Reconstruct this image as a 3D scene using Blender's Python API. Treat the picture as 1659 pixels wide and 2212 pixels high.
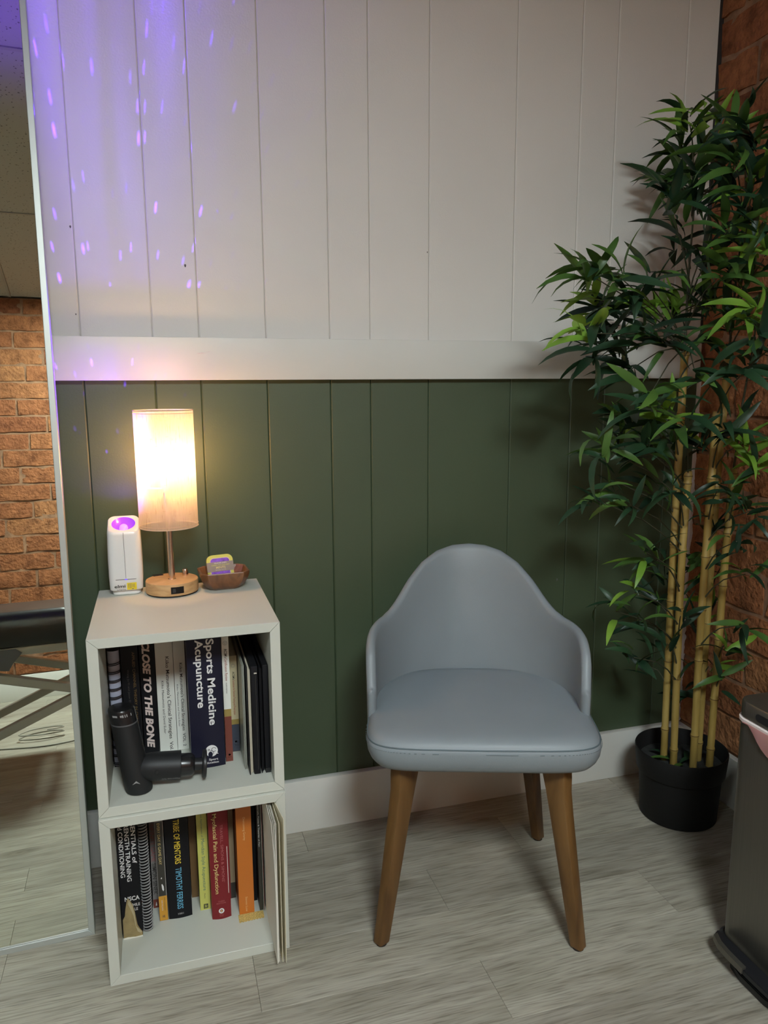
import bpy, bmesh, math, random
from mathutils import Vector, Matrix, noise
for o in list(bpy.data.objects): bpy.data.objects.remove(o)
S = bpy.context.scene; C = S.collection; PI = math.pi
random.seed(11)

# ------------------------------------------------------------------ camera, world, exposure
def camera():
    cam = bpy.data.cameras.new('camera'); o = bpy.data.objects.new('camera', cam); C.objects.link(o)
    pi, ya, ro = math.radians(9.53848), math.radians(16.63474), math.radians(-0.34492)
    f = Vector((math.sin(ya)*math.cos(pi), math.cos(ya)*math.cos(pi), -math.sin(pi)))
    r = Vector((math.cos(ya), -math.sin(ya), 0)); u = r.cross(f)
    r2 = math.cos(ro)*r + math.sin(ro)*u; u2 = -math.sin(ro)*r + math.cos(ro)*u
    m = Matrix((r2, u2, -f)).transposed().to_4x4(); m.translation = (0.144097, -1.389738, 1.147634)
    o.matrix_world = m
    cam.sensor_fit = 'HORIZONTAL'; cam.sensor_width = 36.0; cam.lens = 36.0*1628.94/1659
    cam.clip_start = 0.01; S.camera = o
camera()
w = bpy.data.worlds.new('world'); S.world = w; w.use_nodes = True
w.node_tree.nodes['Background'].inputs[0].default_value = (0.02, 0.02, 0.02, 1)
S.view_settings.view_transform = 'Standard'; S.view_settings.look = 'None'
S.view_settings.gamma = 1.0; S.view_settings.use_curve_mapping = False
S.view_settings.exposure = 0.0
S.cycles.use_denoising = True; S.cycles.max_bounces = 10; S.cycles.diffuse_bounces = 5
S.cycles.sample_clamp_indirect = 6.0
PANEL_W = 90.0          # strength of the ceiling panel's diffuser
PANEL2_W = 13.0
PANEL_COL = (0.89, 1.0, 1.02)
BULB_W = 145.0         # radiance of the lit bulb
BULB_COL = (1.0, 0.52, 0.18)
LASER_W = 60.0
CLOUD_X = 0.4; CLOUD_POW = 4.2; CLOUD_K = 0.00028; SPOT_K = 0.13; CEIL_K = 3.0

# ------------------------------------------------------------------ materials
def ramp(nt, fac, stops):
    n = nt.nodes.new('ShaderNodeValToRGB'); e = n.color_ramp.elements
    while len(e) < len(stops): e.new(0.5)
    for x, (p, c) in zip(e, stops): x.position = p; x.color = (*c, 1)
    nt.links.new(fac, n.inputs[0]); return n.outputs[0]
def mat(name, col, rough=0.5, metal=0.0, spec=0.5, var=0.0, scale=20, bump=0.0, bscale=200, stretch=(1,1,1), coord='Object', emit=None, es=0.0, coat=0.0):
    m = bpy.data.materials.new(name); m.use_nodes = True; nt = m.node_tree; b = nt.nodes['Principled BSDF']
    b.inputs['Base Color'].default_value = (*col, 1); b.inputs['Roughness'].default_value = rough
    b.inputs['Metallic'].default_value = metal; b.inputs['Specular IOR Level'].default_value = spec
    b.inputs['Coat Weight'].default_value = coat
    if emit: b.inputs['Emission Color'].default_value = (*emit, 1); b.inputs['Emission Strength'].default_value = es
    if var or bump:
        tc = nt.nodes.new('ShaderNodeTexCoord'); mp = nt.nodes.new('ShaderNodeMapping'); mp.inputs['Scale'].default_value = stretch
        nt.links.new(tc.outputs[coord], mp.inputs[0])
    if var:
        n = nt.nodes.new('ShaderNodeTexNoise'); n.inputs['Scale'].default_value = scale; n.inputs['Detail'].default_value = 5
        nt.links.new(mp.outputs[0], n.inputs['Vector'])
        lo = tuple(max(0, c*(1-var)) for c in col); hi = tuple(min(1, c*(1+var)) for c in col)
        nt.links.new(ramp(nt, n.outputs['Fac'], [(0.3, lo), (0.7, hi)]), b.inputs['Base Color'])
    if bump:
        n2 = nt.nodes.new('ShaderNodeTexNoise'); n2.inputs['Scale'].default_value = bscale; n2.inputs['Detail'].default_value = 3
        nt.links.new(mp.outputs[0], n2.inputs['Vector'])
        bp = nt.nodes.new('ShaderNodeBump'); bp.inputs['Strength'].default_value = bump; bp.inputs['Distance'].default_value = 0.002
        nt.links.new(n2.outputs['Fac'], bp.inputs['Height']); nt.links.new(bp.outputs[0], b.inputs['Normal'])
    return m

def brick_mat():
    m = bpy.data.materials.new('brick_clay'); m.use_nodes = True; nt = m.node_tree; b = nt.nodes['Principled BSDF']; L = nt.links.new
    oi = nt.nodes.new('ShaderNodeObjectInfo'); geo = nt.nodes.new('ShaderNodeNewGeometry')
    n = nt.nodes.new('ShaderNodeTexNoise'); n.inputs['Scale'].default_value = 17; n.inputs['Detail'].default_value = 7; n.inputs['Roughness'].default_value = 0.65
    L(geo.outputs['Position'], n.inputs['Vector'])
    base = ramp(nt, oi.outputs['Random'], [(0.0, (0.205, 0.070, 0.030)), (0.35, (0.27, 0.104, 0.042)), (0.7, (0.24, 0.088, 0.036)), (1.0, (0.30, 0.130, 0.054))])
    var = ramp(nt, n.outputs['Fac'], [(0.28, (0.42, 0.36, 0.33)), (0.48, (1, 1, 1)), (0.72, (1.45, 1.5, 1.5))])
    mx = nt.nodes.new('ShaderNodeMix'); mx.data_type = 'RGBA'; mx.blend_type = 'MULTIPLY'; mx.inputs[0].default_value = 1
    L(base, mx.inputs[6]); L(var, mx.inputs[7]); L(mx.outputs[2], b.inputs['Base Color'])
    b.inputs['Roughness'].default_value = 0.9; b.inputs['Specular IOR Level'].default_value = 0.25
    n2 = nt.nodes.new('ShaderNodeTexNoise'); n2.inputs['Scale'].default_value = 60; n2.inputs['Detail'].default_value = 8
    L(geo.outputs['Position'], n2.inputs['Vector'])
    bp = nt.nodes.new('ShaderNodeBump'); bp.inputs['Strength'].default_value = 0.9; bp.inputs['Distance'].default_value = 0.012
    L(n2.outputs['Fac'], bp.inputs['Height']); L(bp.outputs[0], b.inputs['Normal'])
    return m

def plank_mat():
    m = bpy.data.materials.new('vinyl_plank'); m.use_nodes = True; nt = m.node_tree; b = nt.nodes['Principled BSDF']; L = nt.links.new
    N = nt.nodes.new
    oi = N('ShaderNodeObjectInfo'); geo = N('ShaderNodeNewGeometry')
    off = N('ShaderNodeVectorMath'); off.operation = 'SCALE'; off.inputs[0].default_value = (13, 7, 3); L(oi.outputs['Random'], off.inputs['Scale'])
    add = N('ShaderNodeVectorMath'); add.operation = 'ADD'; L(geo.outputs['Position'], add.inputs[0]); L(off.outputs[0], add.inputs[1])
    # slow warp so the grain wanders and closes round knots
    wn = N('ShaderNodeTexNoise'); wn.inputs['Scale'].default_value = 3.2; wn.inputs['Detail'].default_value = 2
    mpw = N('ShaderNodeMapping'); mpw.inputs['Scale'].default_value = (1, 3.0, 1); L(add.outputs[0], mpw.inputs[0]); L(mpw.outputs[0], wn.inputs['Vector'])
    wsc = N('ShaderNodeVectorMath'); wsc.operation = 'SCALE'; wsc.inputs['Scale'].default_value = 0.022; L(wn.outputs['Color'], wsc.inputs[0])
    add2 = N('ShaderNodeVectorMath'); add2.operation = 'ADD'; L(add.outputs[0], add2.inputs[0]); L(wsc.outputs[0], add2.inputs[1])
    mp = N('ShaderNodeMapping'); mp.inputs['Scale'].default_value = (3.6, 48, 1); L(add2.outputs[0], mp.inputs[0])
    g = N('ShaderNodeTexNoise'); g.inputs['Scale'].default_value = 1.0; g.inputs['Detail'].default_value = 9; g.inputs['Roughness'].default_value = 0.62; L(mp.outputs[0], g.inputs['Vector'])
    mp2 = N('ShaderNodeMapping'); mp2.inputs['Scale'].default_value = (3, 11, 1); L(add2.outputs[0], mp2.inputs[0])
    g2 = N('ShaderNodeTexNoise'); g2.inputs['Scale'].default_value = 1.0; g2.inputs['Detail'].default_value = 3; L(mp2.outputs[0], g2.inputs['Vector'])
    mp3 = N('ShaderNodeMapping'); mp3.inputs['Scale'].default_value = (15, 300, 1); L(add2.outputs[0], mp3.inputs[0])
    g3 = N('ShaderNodeTexNoise'); g3.inputs['Scale'].default_value = 1.0; g3.inputs['Detail'].default_value = 2; L(mp3.outputs[0], g3.inputs['Vector'])
    base = ramp(nt, g.outputs['Fac'], [(0.25, (0.25, 0.225, 0.178)), (0.45, (0.33, 0.305, 0.25)), (0.58, (0.37, 0.345, 0.288)), (0.78, (0.42, 0.395, 0.335))])
    v2 = ramp(nt, g2.outputs['Fac'], [(0.3, (0.84, 0.83, 0.81)), (0.5, (1, 1, 1)), (0.7, (1.07, 1.07, 1.06))])
    v3 = ramp(nt, g3.outputs['Fac'], [(0.3, (0.66, 0.65, 0.63)), (0.48, (1, 1, 1)), (0.7, (1.16, 1.16, 1.15))])
    tone = ramp(nt, oi.outputs['Random'], [(0.0, (0.86, 0.85, 0.84)), (1.0, (1.08, 1.08, 1.06))])
    cur = base
    for v in (v2, v3, tone):
        mx = N('ShaderNodeMix'); mx.data_type = 'RGBA'; mx.blend_type = 'MULTIPLY'; mx.inputs[0].default_value = 1
        L(cur, mx.inputs[6]); L(v, mx.inputs[7]); cur = mx.outputs[2]
    # knots
    vo = N('ShaderNodeTexVoronoi'); vo.inputs['Scale'].default_value = 1.0
    mp4 = N('ShaderNodeMapping'); mp4.inputs['Scale'].default_value = (2.3, 4.6, 1); L(add.outputs[0], mp4.inputs[0]); L(mp4.outputs[0], vo.inputs['Vector'])
    kn = ramp(nt, vo.outputs['Distance'], [(0.0, (0.30, 0.27, 0.23)), (0.03, (0.45, 0.41, 0.36)), (0.045, (0.80, 0.77, 0.72)), (0.07, (0.66, 0.63, 0.58)), (0.16, (1, 1, 1))])
    mx = N('ShaderNodeMix'); mx.data_type = 'RGBA'; mx.blend_type = 'MULTIPLY'; mx.inputs[0].default_value = 1
    L(cur, mx.inputs[6]); L(kn, mx.inputs[7]); L(mx.outputs[2], b.inputs['Base Color'])
    b.inputs['Roughness'].default_value = 0.5; b.inputs['Specular IOR Level'].default_value = 0.35
    bp = N('ShaderNodeBump'); bp.inputs['Strength'].default_value = 0.25; bp.inputs['Distance'].default_value = 0.001
    L(g.outputs['Fac'], bp.inputs['Height']); L(bp.outputs[0], b.inputs['Normal'])
    return m

def wood_mat(name, cols, scale=(30, 30, 3), rough=0.45, dist=2.0, coat=0.0):
    m = bpy.data.materials.new(name); m.use_nodes = True; nt = m.node_tree; b = nt.nodes['Principled BSDF']; L = nt.links.new
    tc = nt.nodes.new('ShaderNodeTexCoord'); mp = nt.nodes.new('ShaderNodeMapping'); mp.inputs['Scale'].default_value = scale
    L(tc.outputs['Object'], mp.inputs[0])
    n = nt.nodes.new('ShaderNodeTexNoise'); n.inputs['Scale'].default_value = 1; n.inputs['Detail'].default_value = 6; n.inputs['Distortion'].default_value = dist
    L(mp.outputs[0], n.inputs['Vector'])
    k = len(cols)
    L(ramp(nt, n.outputs['Fac'], [(0.3+0.4*i/(k-1), c) for i, c in enumerate(cols)]), b.inputs['Base Color'])
    b.inputs['Roughness'].default_value = rough; b.inputs['Coat Weight'].default_value = coat
    return m

def tile_mat():
    m = bpy.data.materials.new('acoustic_tile'); m.use_nodes = True; nt = m.node_tree; b = nt.nodes['Principled BSDF']; L = nt.links.new
    geo = nt.nodes.new('ShaderNodeNewGeometry'); v = nt.nodes.new('ShaderNodeTexVoronoi'); v.inputs['Scale'].default_value = 75; v.inputs['Randomness'].default_value = 1
    L(geo.outputs['Position'], v.inputs['Vector'])
    n = nt.nodes.new('ShaderNodeTexNoise'); n.inputs['Scale'].default_value = 90; L(geo.outputs['Position'], n.inputs['Vector'])
    ad = nt.nodes.new('ShaderNodeMath'); ad.operation = 'ADD'; L(v.outputs['Distance'], ad.inputs[0]); L(n.outputs['Fac'], ad.inputs[1])
    L(ramp(nt, ad.outputs[0], [(0.60, (0.14, 0.13, 0.11)), (0.68, (0.36, 0.35, 0.30))]), b.inputs['Base Color'])
    b.inputs['Roughness'].default_value = 0.95
    return m

def linen_mat():
    m = bpy.data.materials.new('linen_shade'); m.use_nodes = True; nt = m.node_tree; L = nt.links.new; N = nt.nodes.new
    nt.nodes.remove(nt.nodes['Principled BSDF']); out = nt.nodes['Material Output']
    tc = N('ShaderNodeTexCoord')
    def nz(sc, det=3):
        mp = N('ShaderNodeMapping'); mp.inputs['Scale'].default_value = sc; L(tc.outputs['Object'], mp.inputs[0])
        n = N('ShaderNodeTexNoise'); n.inputs['Scale'].default_value = 1; n.inputs['Detail'].default_value = det; L(mp.outputs[0], n.inputs['Vector']); return n.outputs['Fac']
    a = ramp(nt, nz((600, 600, 40)), [(0.25, (0.55, 0.45, 0.35)), (0.38, (0.84, 0.77, 0.67)), (0.7, (0.92, 0.86, 0.77))])
    c = ramp(nt, nz((60, 60, 700)), [(0.22, (0.6, 0.5, 0.4)), (0.34, (1, 1, 1)), (0.7, (1, 1, 1))])
    mx = N('ShaderNodeMix'); mx.data_type = 'RGBA'; mx.blend_type = 'MULTIPLY'; mx.inputs[0].default_value = 1; L(a, mx.inputs[6]); L(c, mx.inputs[7])
    d = N('ShaderNodeBsdfDiffuse'); t = N('ShaderNodeBsdfTranslucent'); tr = N('ShaderNodeBsdfTransparent')
    L(mx.outputs[2], d.inputs[0]); L(mx.outputs[2], t.inputs[0]); tr.inputs[0].default_value = (1, 0.95, 0.86, 1)
    s1 = N('ShaderNodeMixShader'); s1.inputs[0].default_value = 0.75; L(d.outputs[0], s1.inputs[1]); L(t.outputs[0], s1.inputs[2])
    s2 = N('ShaderNodeMixShader'); s2.inputs[0].default_value = 0.52; L(s1.outputs[0], s2.inputs[1]); L(tr.outputs[0], s2.inputs[2])
    L(s2.outputs[0], out.inputs[0]); return m

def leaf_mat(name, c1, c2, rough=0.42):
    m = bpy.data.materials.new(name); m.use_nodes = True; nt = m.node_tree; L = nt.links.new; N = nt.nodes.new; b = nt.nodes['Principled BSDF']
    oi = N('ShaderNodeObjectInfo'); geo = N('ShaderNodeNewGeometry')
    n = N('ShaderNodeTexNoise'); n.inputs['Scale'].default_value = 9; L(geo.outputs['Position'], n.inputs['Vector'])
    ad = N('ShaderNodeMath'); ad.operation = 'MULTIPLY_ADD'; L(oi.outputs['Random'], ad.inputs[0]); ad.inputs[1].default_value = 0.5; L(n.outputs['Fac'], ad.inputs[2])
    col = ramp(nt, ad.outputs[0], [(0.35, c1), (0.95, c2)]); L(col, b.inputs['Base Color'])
    b.inputs['Roughness'].default_value = rough; b.inputs['Specular IOR Level'].default_value = 0.4
    t = N('ShaderNodeBsdfTranslucent'); L(col, t.inputs[0]); mx = N('ShaderNodeMixShader'); mx.inputs[0].default_value = 0.18
    L(b.outputs[0], mx.inputs[1]); L(t.outputs[0], mx.inputs[2]); L(mx.outputs[0], nt.nodes['Material Output'].inputs[0])
    return m

def mirror_mat():
    m = bpy.data.materials.new('mirror_glass'); m.use_nodes = True; nt = m.node_tree; b = nt.nodes['Principled BSDF']
    b.inputs['Base Color'].default_value = (0.86, 0.90, 0.80, 1); b.inputs['Metallic'].default_value = 1; b.inputs['Roughness'].default_value = 0.0
    return m

M = dict(
    white_paint=mat('white_wall_paint', (0.70, 0.68, 0.635), 0.55, spec=0.3, var=0.03, scale=3, bump=0.12, bscale=260, coord='Object'),
    trim_paint=mat('white_trim_paint', (0.70, 0.695, 0.645), 0.42, spec=0.4, var=0.02, scale=4),
    green_paint=mat('green_wall_paint', (0.047, 0.074, 0.035), 0.55, spec=0.75, var=0.06, scale=4, bump=0.10, bscale=220),
    groove=mat('groove_shadow_gap', (0.10, 0.09, 0.08), 0.8),
    brick=brick_mat(), mortar=mat('mortar', (0.25, 0.135, 0.075), 0.95, var=0.3, scale=30, bump=0.6, bscale=120),
    crack=mat('dark_gap', (0.03, 0.026, 0.025), 0.9), caulk=mat('white_filler', (0.72, 0.66, 0.62), 0.8, bump=0.5, bscale=90),
    plank=plank_mat(), subfloor=mat('subfloor', (0.12, 0.105, 0.085), 0.8), tile=tile_mat(), tbar=mat('ceiling_grid', (0.30, 0.29, 0.25), 0.6),
    wall_plain=mat('plain_wall_paint', (0.62, 0.60, 0.55), 0.7, var=0.03, scale=3),
    laminate=mat('white_laminate', (0.565, 0.575, 0.51), 0.38, spec=0.4, var=0.02, scale=5, bump=0.05, bscale=500),
    alu=mat('brushed_aluminium', (0.50, 0.53, 0.50), 0.42, metal=0.55, spec=0.5), mirror=mirror_mat(), black_back=mat('mirror_back', (0.06, 0.06, 0.06), 0.6),
    leather=mat('blue_grey_leather', (0.215, 0.248, 0.268), 0.46, spec=0.4, var=0.04, scale=7, bump=0.10, bscale=420), thread=mat('stitch_thread', (0.10, 0.135, 0.15), 0.6),
    chair_wood=wood_mat('walnut_leg', [(0.075, 0.034, 0.009), (0.13, 0.063, 0.017), (0.175, 0.088, 0.026)], (26, 26, 3.5), 0.42, 1.0),
    rubber=mat('dark_rubber', (0.02, 0.016, 0.014), 0.7), pot=mat('black_pot_plastic', (0.011, 0.011, 0.011), 0.6, spec=0.25, bump=0.15, bscale=150), soil=mat('dark_soil_foam', (0.018, 0.02, 0.018), 0.95, var=0.4, scale=60, bump=0.8, bscale=90),
    culm=wood_mat('bamboo_culm', [(0.24, 0.155, 0.036), (0.33, 0.225, 0.058), (0.40, 0.29, 0.09)], (50, 50, 4), 0.45, 0.5), node=mat('culm_node', (0.10, 0.055, 0.015), 0.6), twig=mat('dark_twig', (0.05, 0.055, 0.03), 0.7),
    leaf_d=leaf_mat('leaf_dark', (0.008, 0.027, 0.014), (0.024, 0.066, 0.027)), leaf_m=leaf_mat('leaf_mid', (0.030, 0.080, 0.016), (0.085, 0.18, 0.034)), leaf_b=leaf_mat('leaf_bright', (0.12, 0.26, 0.028), (0.27, 0.45, 0.06)),  # greens differ by leaf; the bright one also paints in light on tip leaves
    steel=mat('dark_stainless_steel', (0.20, 0.19, 0.165), 0.36, metal=0.85, var=0.05, scale=8, bump=0.05, bscale=60, stretch=(40, 40, 1)), bin_plastic=mat('black_bin_plastic', (0.012, 0.012, 0.014), 0.4), liner=mat('pink_bin_liner', (0.75, 0.42, 0.40), 0.35), liner_w=mat('white_liner_rim', (0.80, 0.72, 0.70), 0.35), chrome=mat('chrome', (0.72, 0.70, 0.68), 0.18, metal=1.0),
    linen=linen_mat(), linen_trim=mat('linen_trim', (0.60, 0.47, 0.36), 0.9), lamp_wood=wood_mat('pale_pine', [(0.43, 0.25, 0.105), (0.55, 0.34, 0.155), (0.62, 0.40, 0.20)], (14, 14, 60), 0.45, 1.5), black=mat('black_plastic', (0.012, 0.012, 0.013), 0.45), brass=mat('warm_nickel', (0.75, 0.62, 0.50), 0.22, metal=1.0),
    white_plastic=mat('white_plastic', (0.72, 0.73, 0.72), 0.28, spec=0.5), yellow=mat('yellow_label', (0.72, 0.56, 0.02), 0.5), ink=mat('dark_ink', (0.03, 0.03, 0.03), 0.6), ink_grey=mat('grey_ink', (0.14, 0.14, 0.14), 0.6),
    purple_glow=mat('violet_lens', (0.30, 0.06, 0.75), 0.15, emit=(0.26, 0.06, 1.0), es=0.55), violet_led=mat('violet_led', (0.1, 0.05, 0.6), 0.3, emit=(0.10, 0.03, 1.0), es=1.2), lens_clear=mat('lens_dome', (0.55, 0.30, 0.9), 0.05, emit=(0.45, 0.18, 1.0), es=0.9),
    bowl=wood_mat('acacia', [(0.055, 0.022, 0.009), (0.12, 0.050, 0.020), (0.20, 0.085, 0.034), (0.10, 0.04, 0.016)], (22, 22, 9), 0.35, 1.2, 0.2), tin_y=mat('lime_lid', (0.62, 0.58, 0.09), 0.35), tin_g=mat('taupe_band', (0.27, 0.21, 0.17), 0.4), foil=mat('violet_foil', (0.24, 0.10, 0.62), 0.25, metal=0.4, var=0.5, scale=90), tin_rim=mat('tin_pale_rim', (0.70, 0.55, 0.45), 0.3),
    gun=mat('black_soft_touch', (0.014, 0.015, 0.016), 0.5, spec=0.35), gun_gloss=mat('black_gloss', (0.012, 0.012, 0.013), 0.25), gun_ring=mat('grey_ring', (0.10, 0.10, 0.105), 0.35),
    paper=mat('page_edges', (0.62, 0.57, 0.44), 0.8, var=0.15, scale=3, stretch=(400, 4, 4)), paper_w=mat('white_paper', (0.80, 0.78, 0.69), 0.75), card=mat('manila_card', (0.72, 0.67, 0.50), 0.75),
    b_black=mat('black_cover', (0.008, 0.008, 0.010), 0.5, spec=0.2), b_white=mat('white_cover', (0.76, 0.77, 0.71), 0.4), b_navy=mat('navy_cover', (0.011, 0.011, 0.027), 0.45, spec=0.25), b_redbrown=mat('red_brown_cover', (0.18, 0.045, 0.03), 0.45), b_cream=mat('cream_cover', (0.55, 0.48, 0.30), 0.5), b_gold=mat('gold_band', (0.33, 0.24, 0.07), 0.5), b_slate=mat('slate_cover', (0.05, 0.058, 0.085), 0.45), b_grey=mat('grey_cover', (0.24, 0.225, 0.215), 0.5), b_red=mat('red_cover', (0.19, 0.018, 0.022), 0.45, spec=0.25), b_lime=mat('lime_cover', (0.56, 0.56, 0.13), 0.45), b_brown=mat('khaki_cover', (0.17, 0.095, 0.035), 0.5), b_tan=mat('tan_cover', (0.30, 0.23, 0.14), 0.5), b_orange=mat('orange_cover', (0.52, 0.15, 0.018), 0.45), b_amber=mat('amber_cover', (0.60, 0.30, 0.03), 0.45), b_char=mat('charcoal_cover', (0.035, 0.032, 0.025), 0.45), b_blue_pages=mat('bluish_pages', (0.36, 0.38, 0.48), 0.6), b_smoke=mat('smoky_plastic', (0.30, 0.31, 0.26), 0.3), gold_lace=mat('gold_paper', (0.55, 0.40, 0.13), 0.4, var=0.35, scale=300), torn=mat('torn_board', (0.30, 0.23, 0.105), 0.85, var=0.2, scale=40, bump=0.4), torn_w=mat('torn_paper', (0.45, 0.38, 0.23), 0.85),
    t_white=mat('white_print', (0.74, 0.74, 0.74), 0.5), t_pink=mat('pale_print', (0.74, 0.62, 0.58), 0.5), t_black=mat('black_print', (0.02, 0.02, 0.022), 0.5), t_gold=mat('gold_print', (0.16, 0.10, 0.03), 0.5), t_yellow=mat('yellow_print', (0.75, 0.55, 0.05), 0.5), t_blue=mat('blue_print', (0.13, 0.40, 0.58), 0.5), t_cream=mat('cream_print', (0.70, 0.55, 0.22), 0.5), t_redp=mat('red_print', (0.35, 0.06, 0.04), 0.5), t_rose=mat('rose_print', (0.42, 0.12, 0.12), 0.5), t_teal=mat('teal_print', (0.09, 0.19, 0.15), 0.5), t_dim=mat('dim_print', (0.06, 0.055, 0.05), 0.5), t_pale_orange=mat('pale_orange_print', (0.75, 0.48, 0.22), 0.5), t_lgrey=mat('silver_print', (0.30, 0.30, 0.30), 0.4),
    vinyl=mat('black_table_vinyl', (0.012, 0.012, 0.013), 0.32, spec=0.5), frame_grey=mat('grey_table_frame', (0.40, 0.38, 0.33), 0.4, metal=0.2), cable=mat('grey_cable', (0.28, 0.27, 0.23), 0.5),
    panel=mat('light_diffuser', (0.9, 0.9, 0.9), 0.6, emit=PANEL_COL, es=PANEL_W), panel2=mat('dim_light_diffuser', (0.9, 0.9, 0.9), 0.6, emit=PANEL_COL, es=PANEL2_W), white_metal=mat('white_metal', (0.7, 0.7, 0.68), 0.4), bulb=mat('bulb_glass', (1, 0.9, 0.75), 0.3, emit=BULB_COL, es=BULB_W),
)

# ------------------------------------------------------------------ builders
def finish(bm, name, m, parent=None, smooth=None, loc=None):
    me = bpy.data.meshes.new(name); bm.normal_update(); bm.to_mesh(me); bm.free()
    ms = m if isinstance(m, (list, tuple)) else [m]
    for x in ms: me.materials.append(M[x] if isinstance(x, str) else x)
    if smooth is not None:
        for p in me.polygons: p.use_smooth = True
        me.set_sharp_from_angle(angle=math.radians(smooth))
    return link(name, me, parent, loc)
def link(name, me, parent=None, loc=None):
    o = bpy.data.objects.new(name, me); C.objects.link(o)
    if parent: o.parent = parent
    if loc is not None: o.location = loc
    return o
def thing(name, label, cat, loc=(0, 0, 0), rz=0.0, group=None):
    o = bpy.data.objects.new(name, None); C.objects.link(o); o.location = loc; o.rotation_euler = (0, 0, rz)
    o.empty_display_size = 0.05
    o['label'] = label; o['category'] = cat
    if group: o['group'] = group
    return o
def tag(o, label, cat, group=None):
    o['label'] = label; o['category'] = cat
    if group: o['group'] = group
    return o
def structure(o): o['kind'] = 'structure'; return o
def stuff(o): o['kind'] = 'stuff'; return o

def add_box(bm, a, b, bev=0.0, seg=2, mi=0, M4=None):
    x0, y0, z0 = a; x1, y1, z1 = b
    vs = [bm.verts.new((x, y, z)) for x in (x0, x1) for y in (y0, y1) for z in (z0, z1)]
    fs = [bm.faces.new([vs[i] for i in q]) for q in ((0, 1, 3, 2), (4, 6, 7, 5), (0, 4, 5, 1), (2, 3, 7, 6), (0, 2, 6, 4), (1, 5, 7, 3))]
    for f in fs: f.material_index = mi
    if bev:
        es = list({e for f in fs for e in f.edges})
        r = bmesh.ops.bevel(bm, geom=es, offset=bev, segments=seg, affect='EDGES', profile=0.5)
        for f in r['faces']: f.material_index = mi
        vs = list({v for f in r['faces'] for v in f.verts} | {v for v in vs if v.is_valid})
    if M4 is not None: bmesh.ops.transform(bm, matrix=M4, verts=[v for v in vs if v.is_valid])
    return vs
def box(name, a, b, m, parent=None, bev=0.0, seg=2, smooth=None, loc=None):
    bm = bmesh.new(); add_box(bm, a, b, bev, seg); return finish(bm, name, m, parent, smooth if smooth else (35 if bev else None), loc)
def loft(bm, rings, close=True, cap0=True, cap1=True, mi=0):
    R = [[bm.verts.new(p) for p in r] for r in rings]; n = len(rings[0])
    for a, b in zip(R, R[1:]):
        for i in range(n if close else n-1):
            j = (i+1) % n; f = bm.faces.new((a[i], a[j], b[j], b[i])); f.material_index = mi
    if cap0: f = bm.faces.new(list(reversed(R[0]))); f.material_index = mi
    if cap1: f = bm.faces.new(R[-1]); f.material_index = mi
    return R
def circ(r, z, n=32, c=(0, 0), ry=None): return [(c[0]+r*math.cos(2*PI*i/n), c[1]+(ry or r)*math.sin(2*PI*i/n), z) for i in range(n)]
def rrect(w, d, r, z=0.0, k=6, c=(0, 0)):
    r = min(r, w/2-1e-5, d/2-1e-5); out = []
    for (sx, sy, a0) in ((1, 1, 0), (-1, 1, 90), (-1, -1, 180), (1, -1, 270)):
        for i in range(k+1):
            a = math.radians(a0+90*i/k); out.append((c[0]+sx*(w/2-r)+r*math.cos(a), c[1]+sy*(d/2-r)+r*math.sin(a), z))
    return out
def rrect2(w, d, r, z=0.0, k=6, m=6, c=(0, 0)):
    p = rrect(w, d, r, z, k, c); out = []
    for i in range(4):
        q = p[i*(k+1):(i+1)*(k+1)]; out += q
    pts = []
    for i, a in enumerate(out):
        b = out[(i+1) % len(out)]; pts.append(a)
        if i % (k+1) == k: pts += [(a[0]+(b[0]-a[0])*s/m, a[1]+(b[1]-a[1])*s/m, z) for s in range(1, m)]
    return pts
def lathe(name, prof, m, parent=None, n=48, loc=None, cap0=True, cap1=True, smooth=40):
    bm = bmesh.new(); loft(bm, [circ(r, z, n) for r, z in prof], True, cap0, cap1); return finish(bm, name, m, parent, smooth, loc)
def tube_rings(path, rad, n=8):
    rings = []; prev = None
    for i, p in enumerate(path):
        p = Vector(p); a = Vector(path[max(0, i-1)]); b = Vector(path[min(len(path)-1, i+1)]); t = (b-a).normalized()
        if prev is None:
            ref = Vector((0, 0, 1)) if abs(t.z) < 0.9 else Vector((1, 0, 0)); u = t.cross(ref).normalized()
        else: u = (prev - t*prev.dot(t)).normalized()
        prev = u; v = t.cross(u); r = rad[i] if isinstance(rad, (list, tuple)) else rad
        rings.append([tuple(p + u*r*math.cos(2*PI*k/n) + v*r*math.sin(2*PI*k/n)) for k in range(n)])
    return rings
def add_tube(bm, path, rad, n=8, mi=0): loft(bm, tube_rings(path, rad, n), True, True, True, mi)
def tube(name, path, rad, m, parent=None, n=10, smooth=50):
    bm = bmesh.new(); add_tube(bm, path, rad, n); bmesh.ops.recalc_face_normals(bm, faces=bm.faces[:]); return finish(bm, name, m, parent, smooth)
def prism(bm, pts, ax, a, b, mi=0):
    """extrude a 2-D outline; ax='y' -> pts are (x,z); 'z' -> (x,y); 'x' -> (y,z)"""
    f3 = {'y': lambda p, t: (p[0], t, p[1]), 'z': lambda p, t: (p[0], p[1], t), 'x': lambda p, t: (t, p[0], p[1])}[ax]
    loft(bm, [[f3(p, a) for p in pts], [f3(p, b) for p in pts]], True, True, True, mi)
    bmesh.ops.recalc_face_normals(bm, faces=bm.faces[:])

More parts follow.
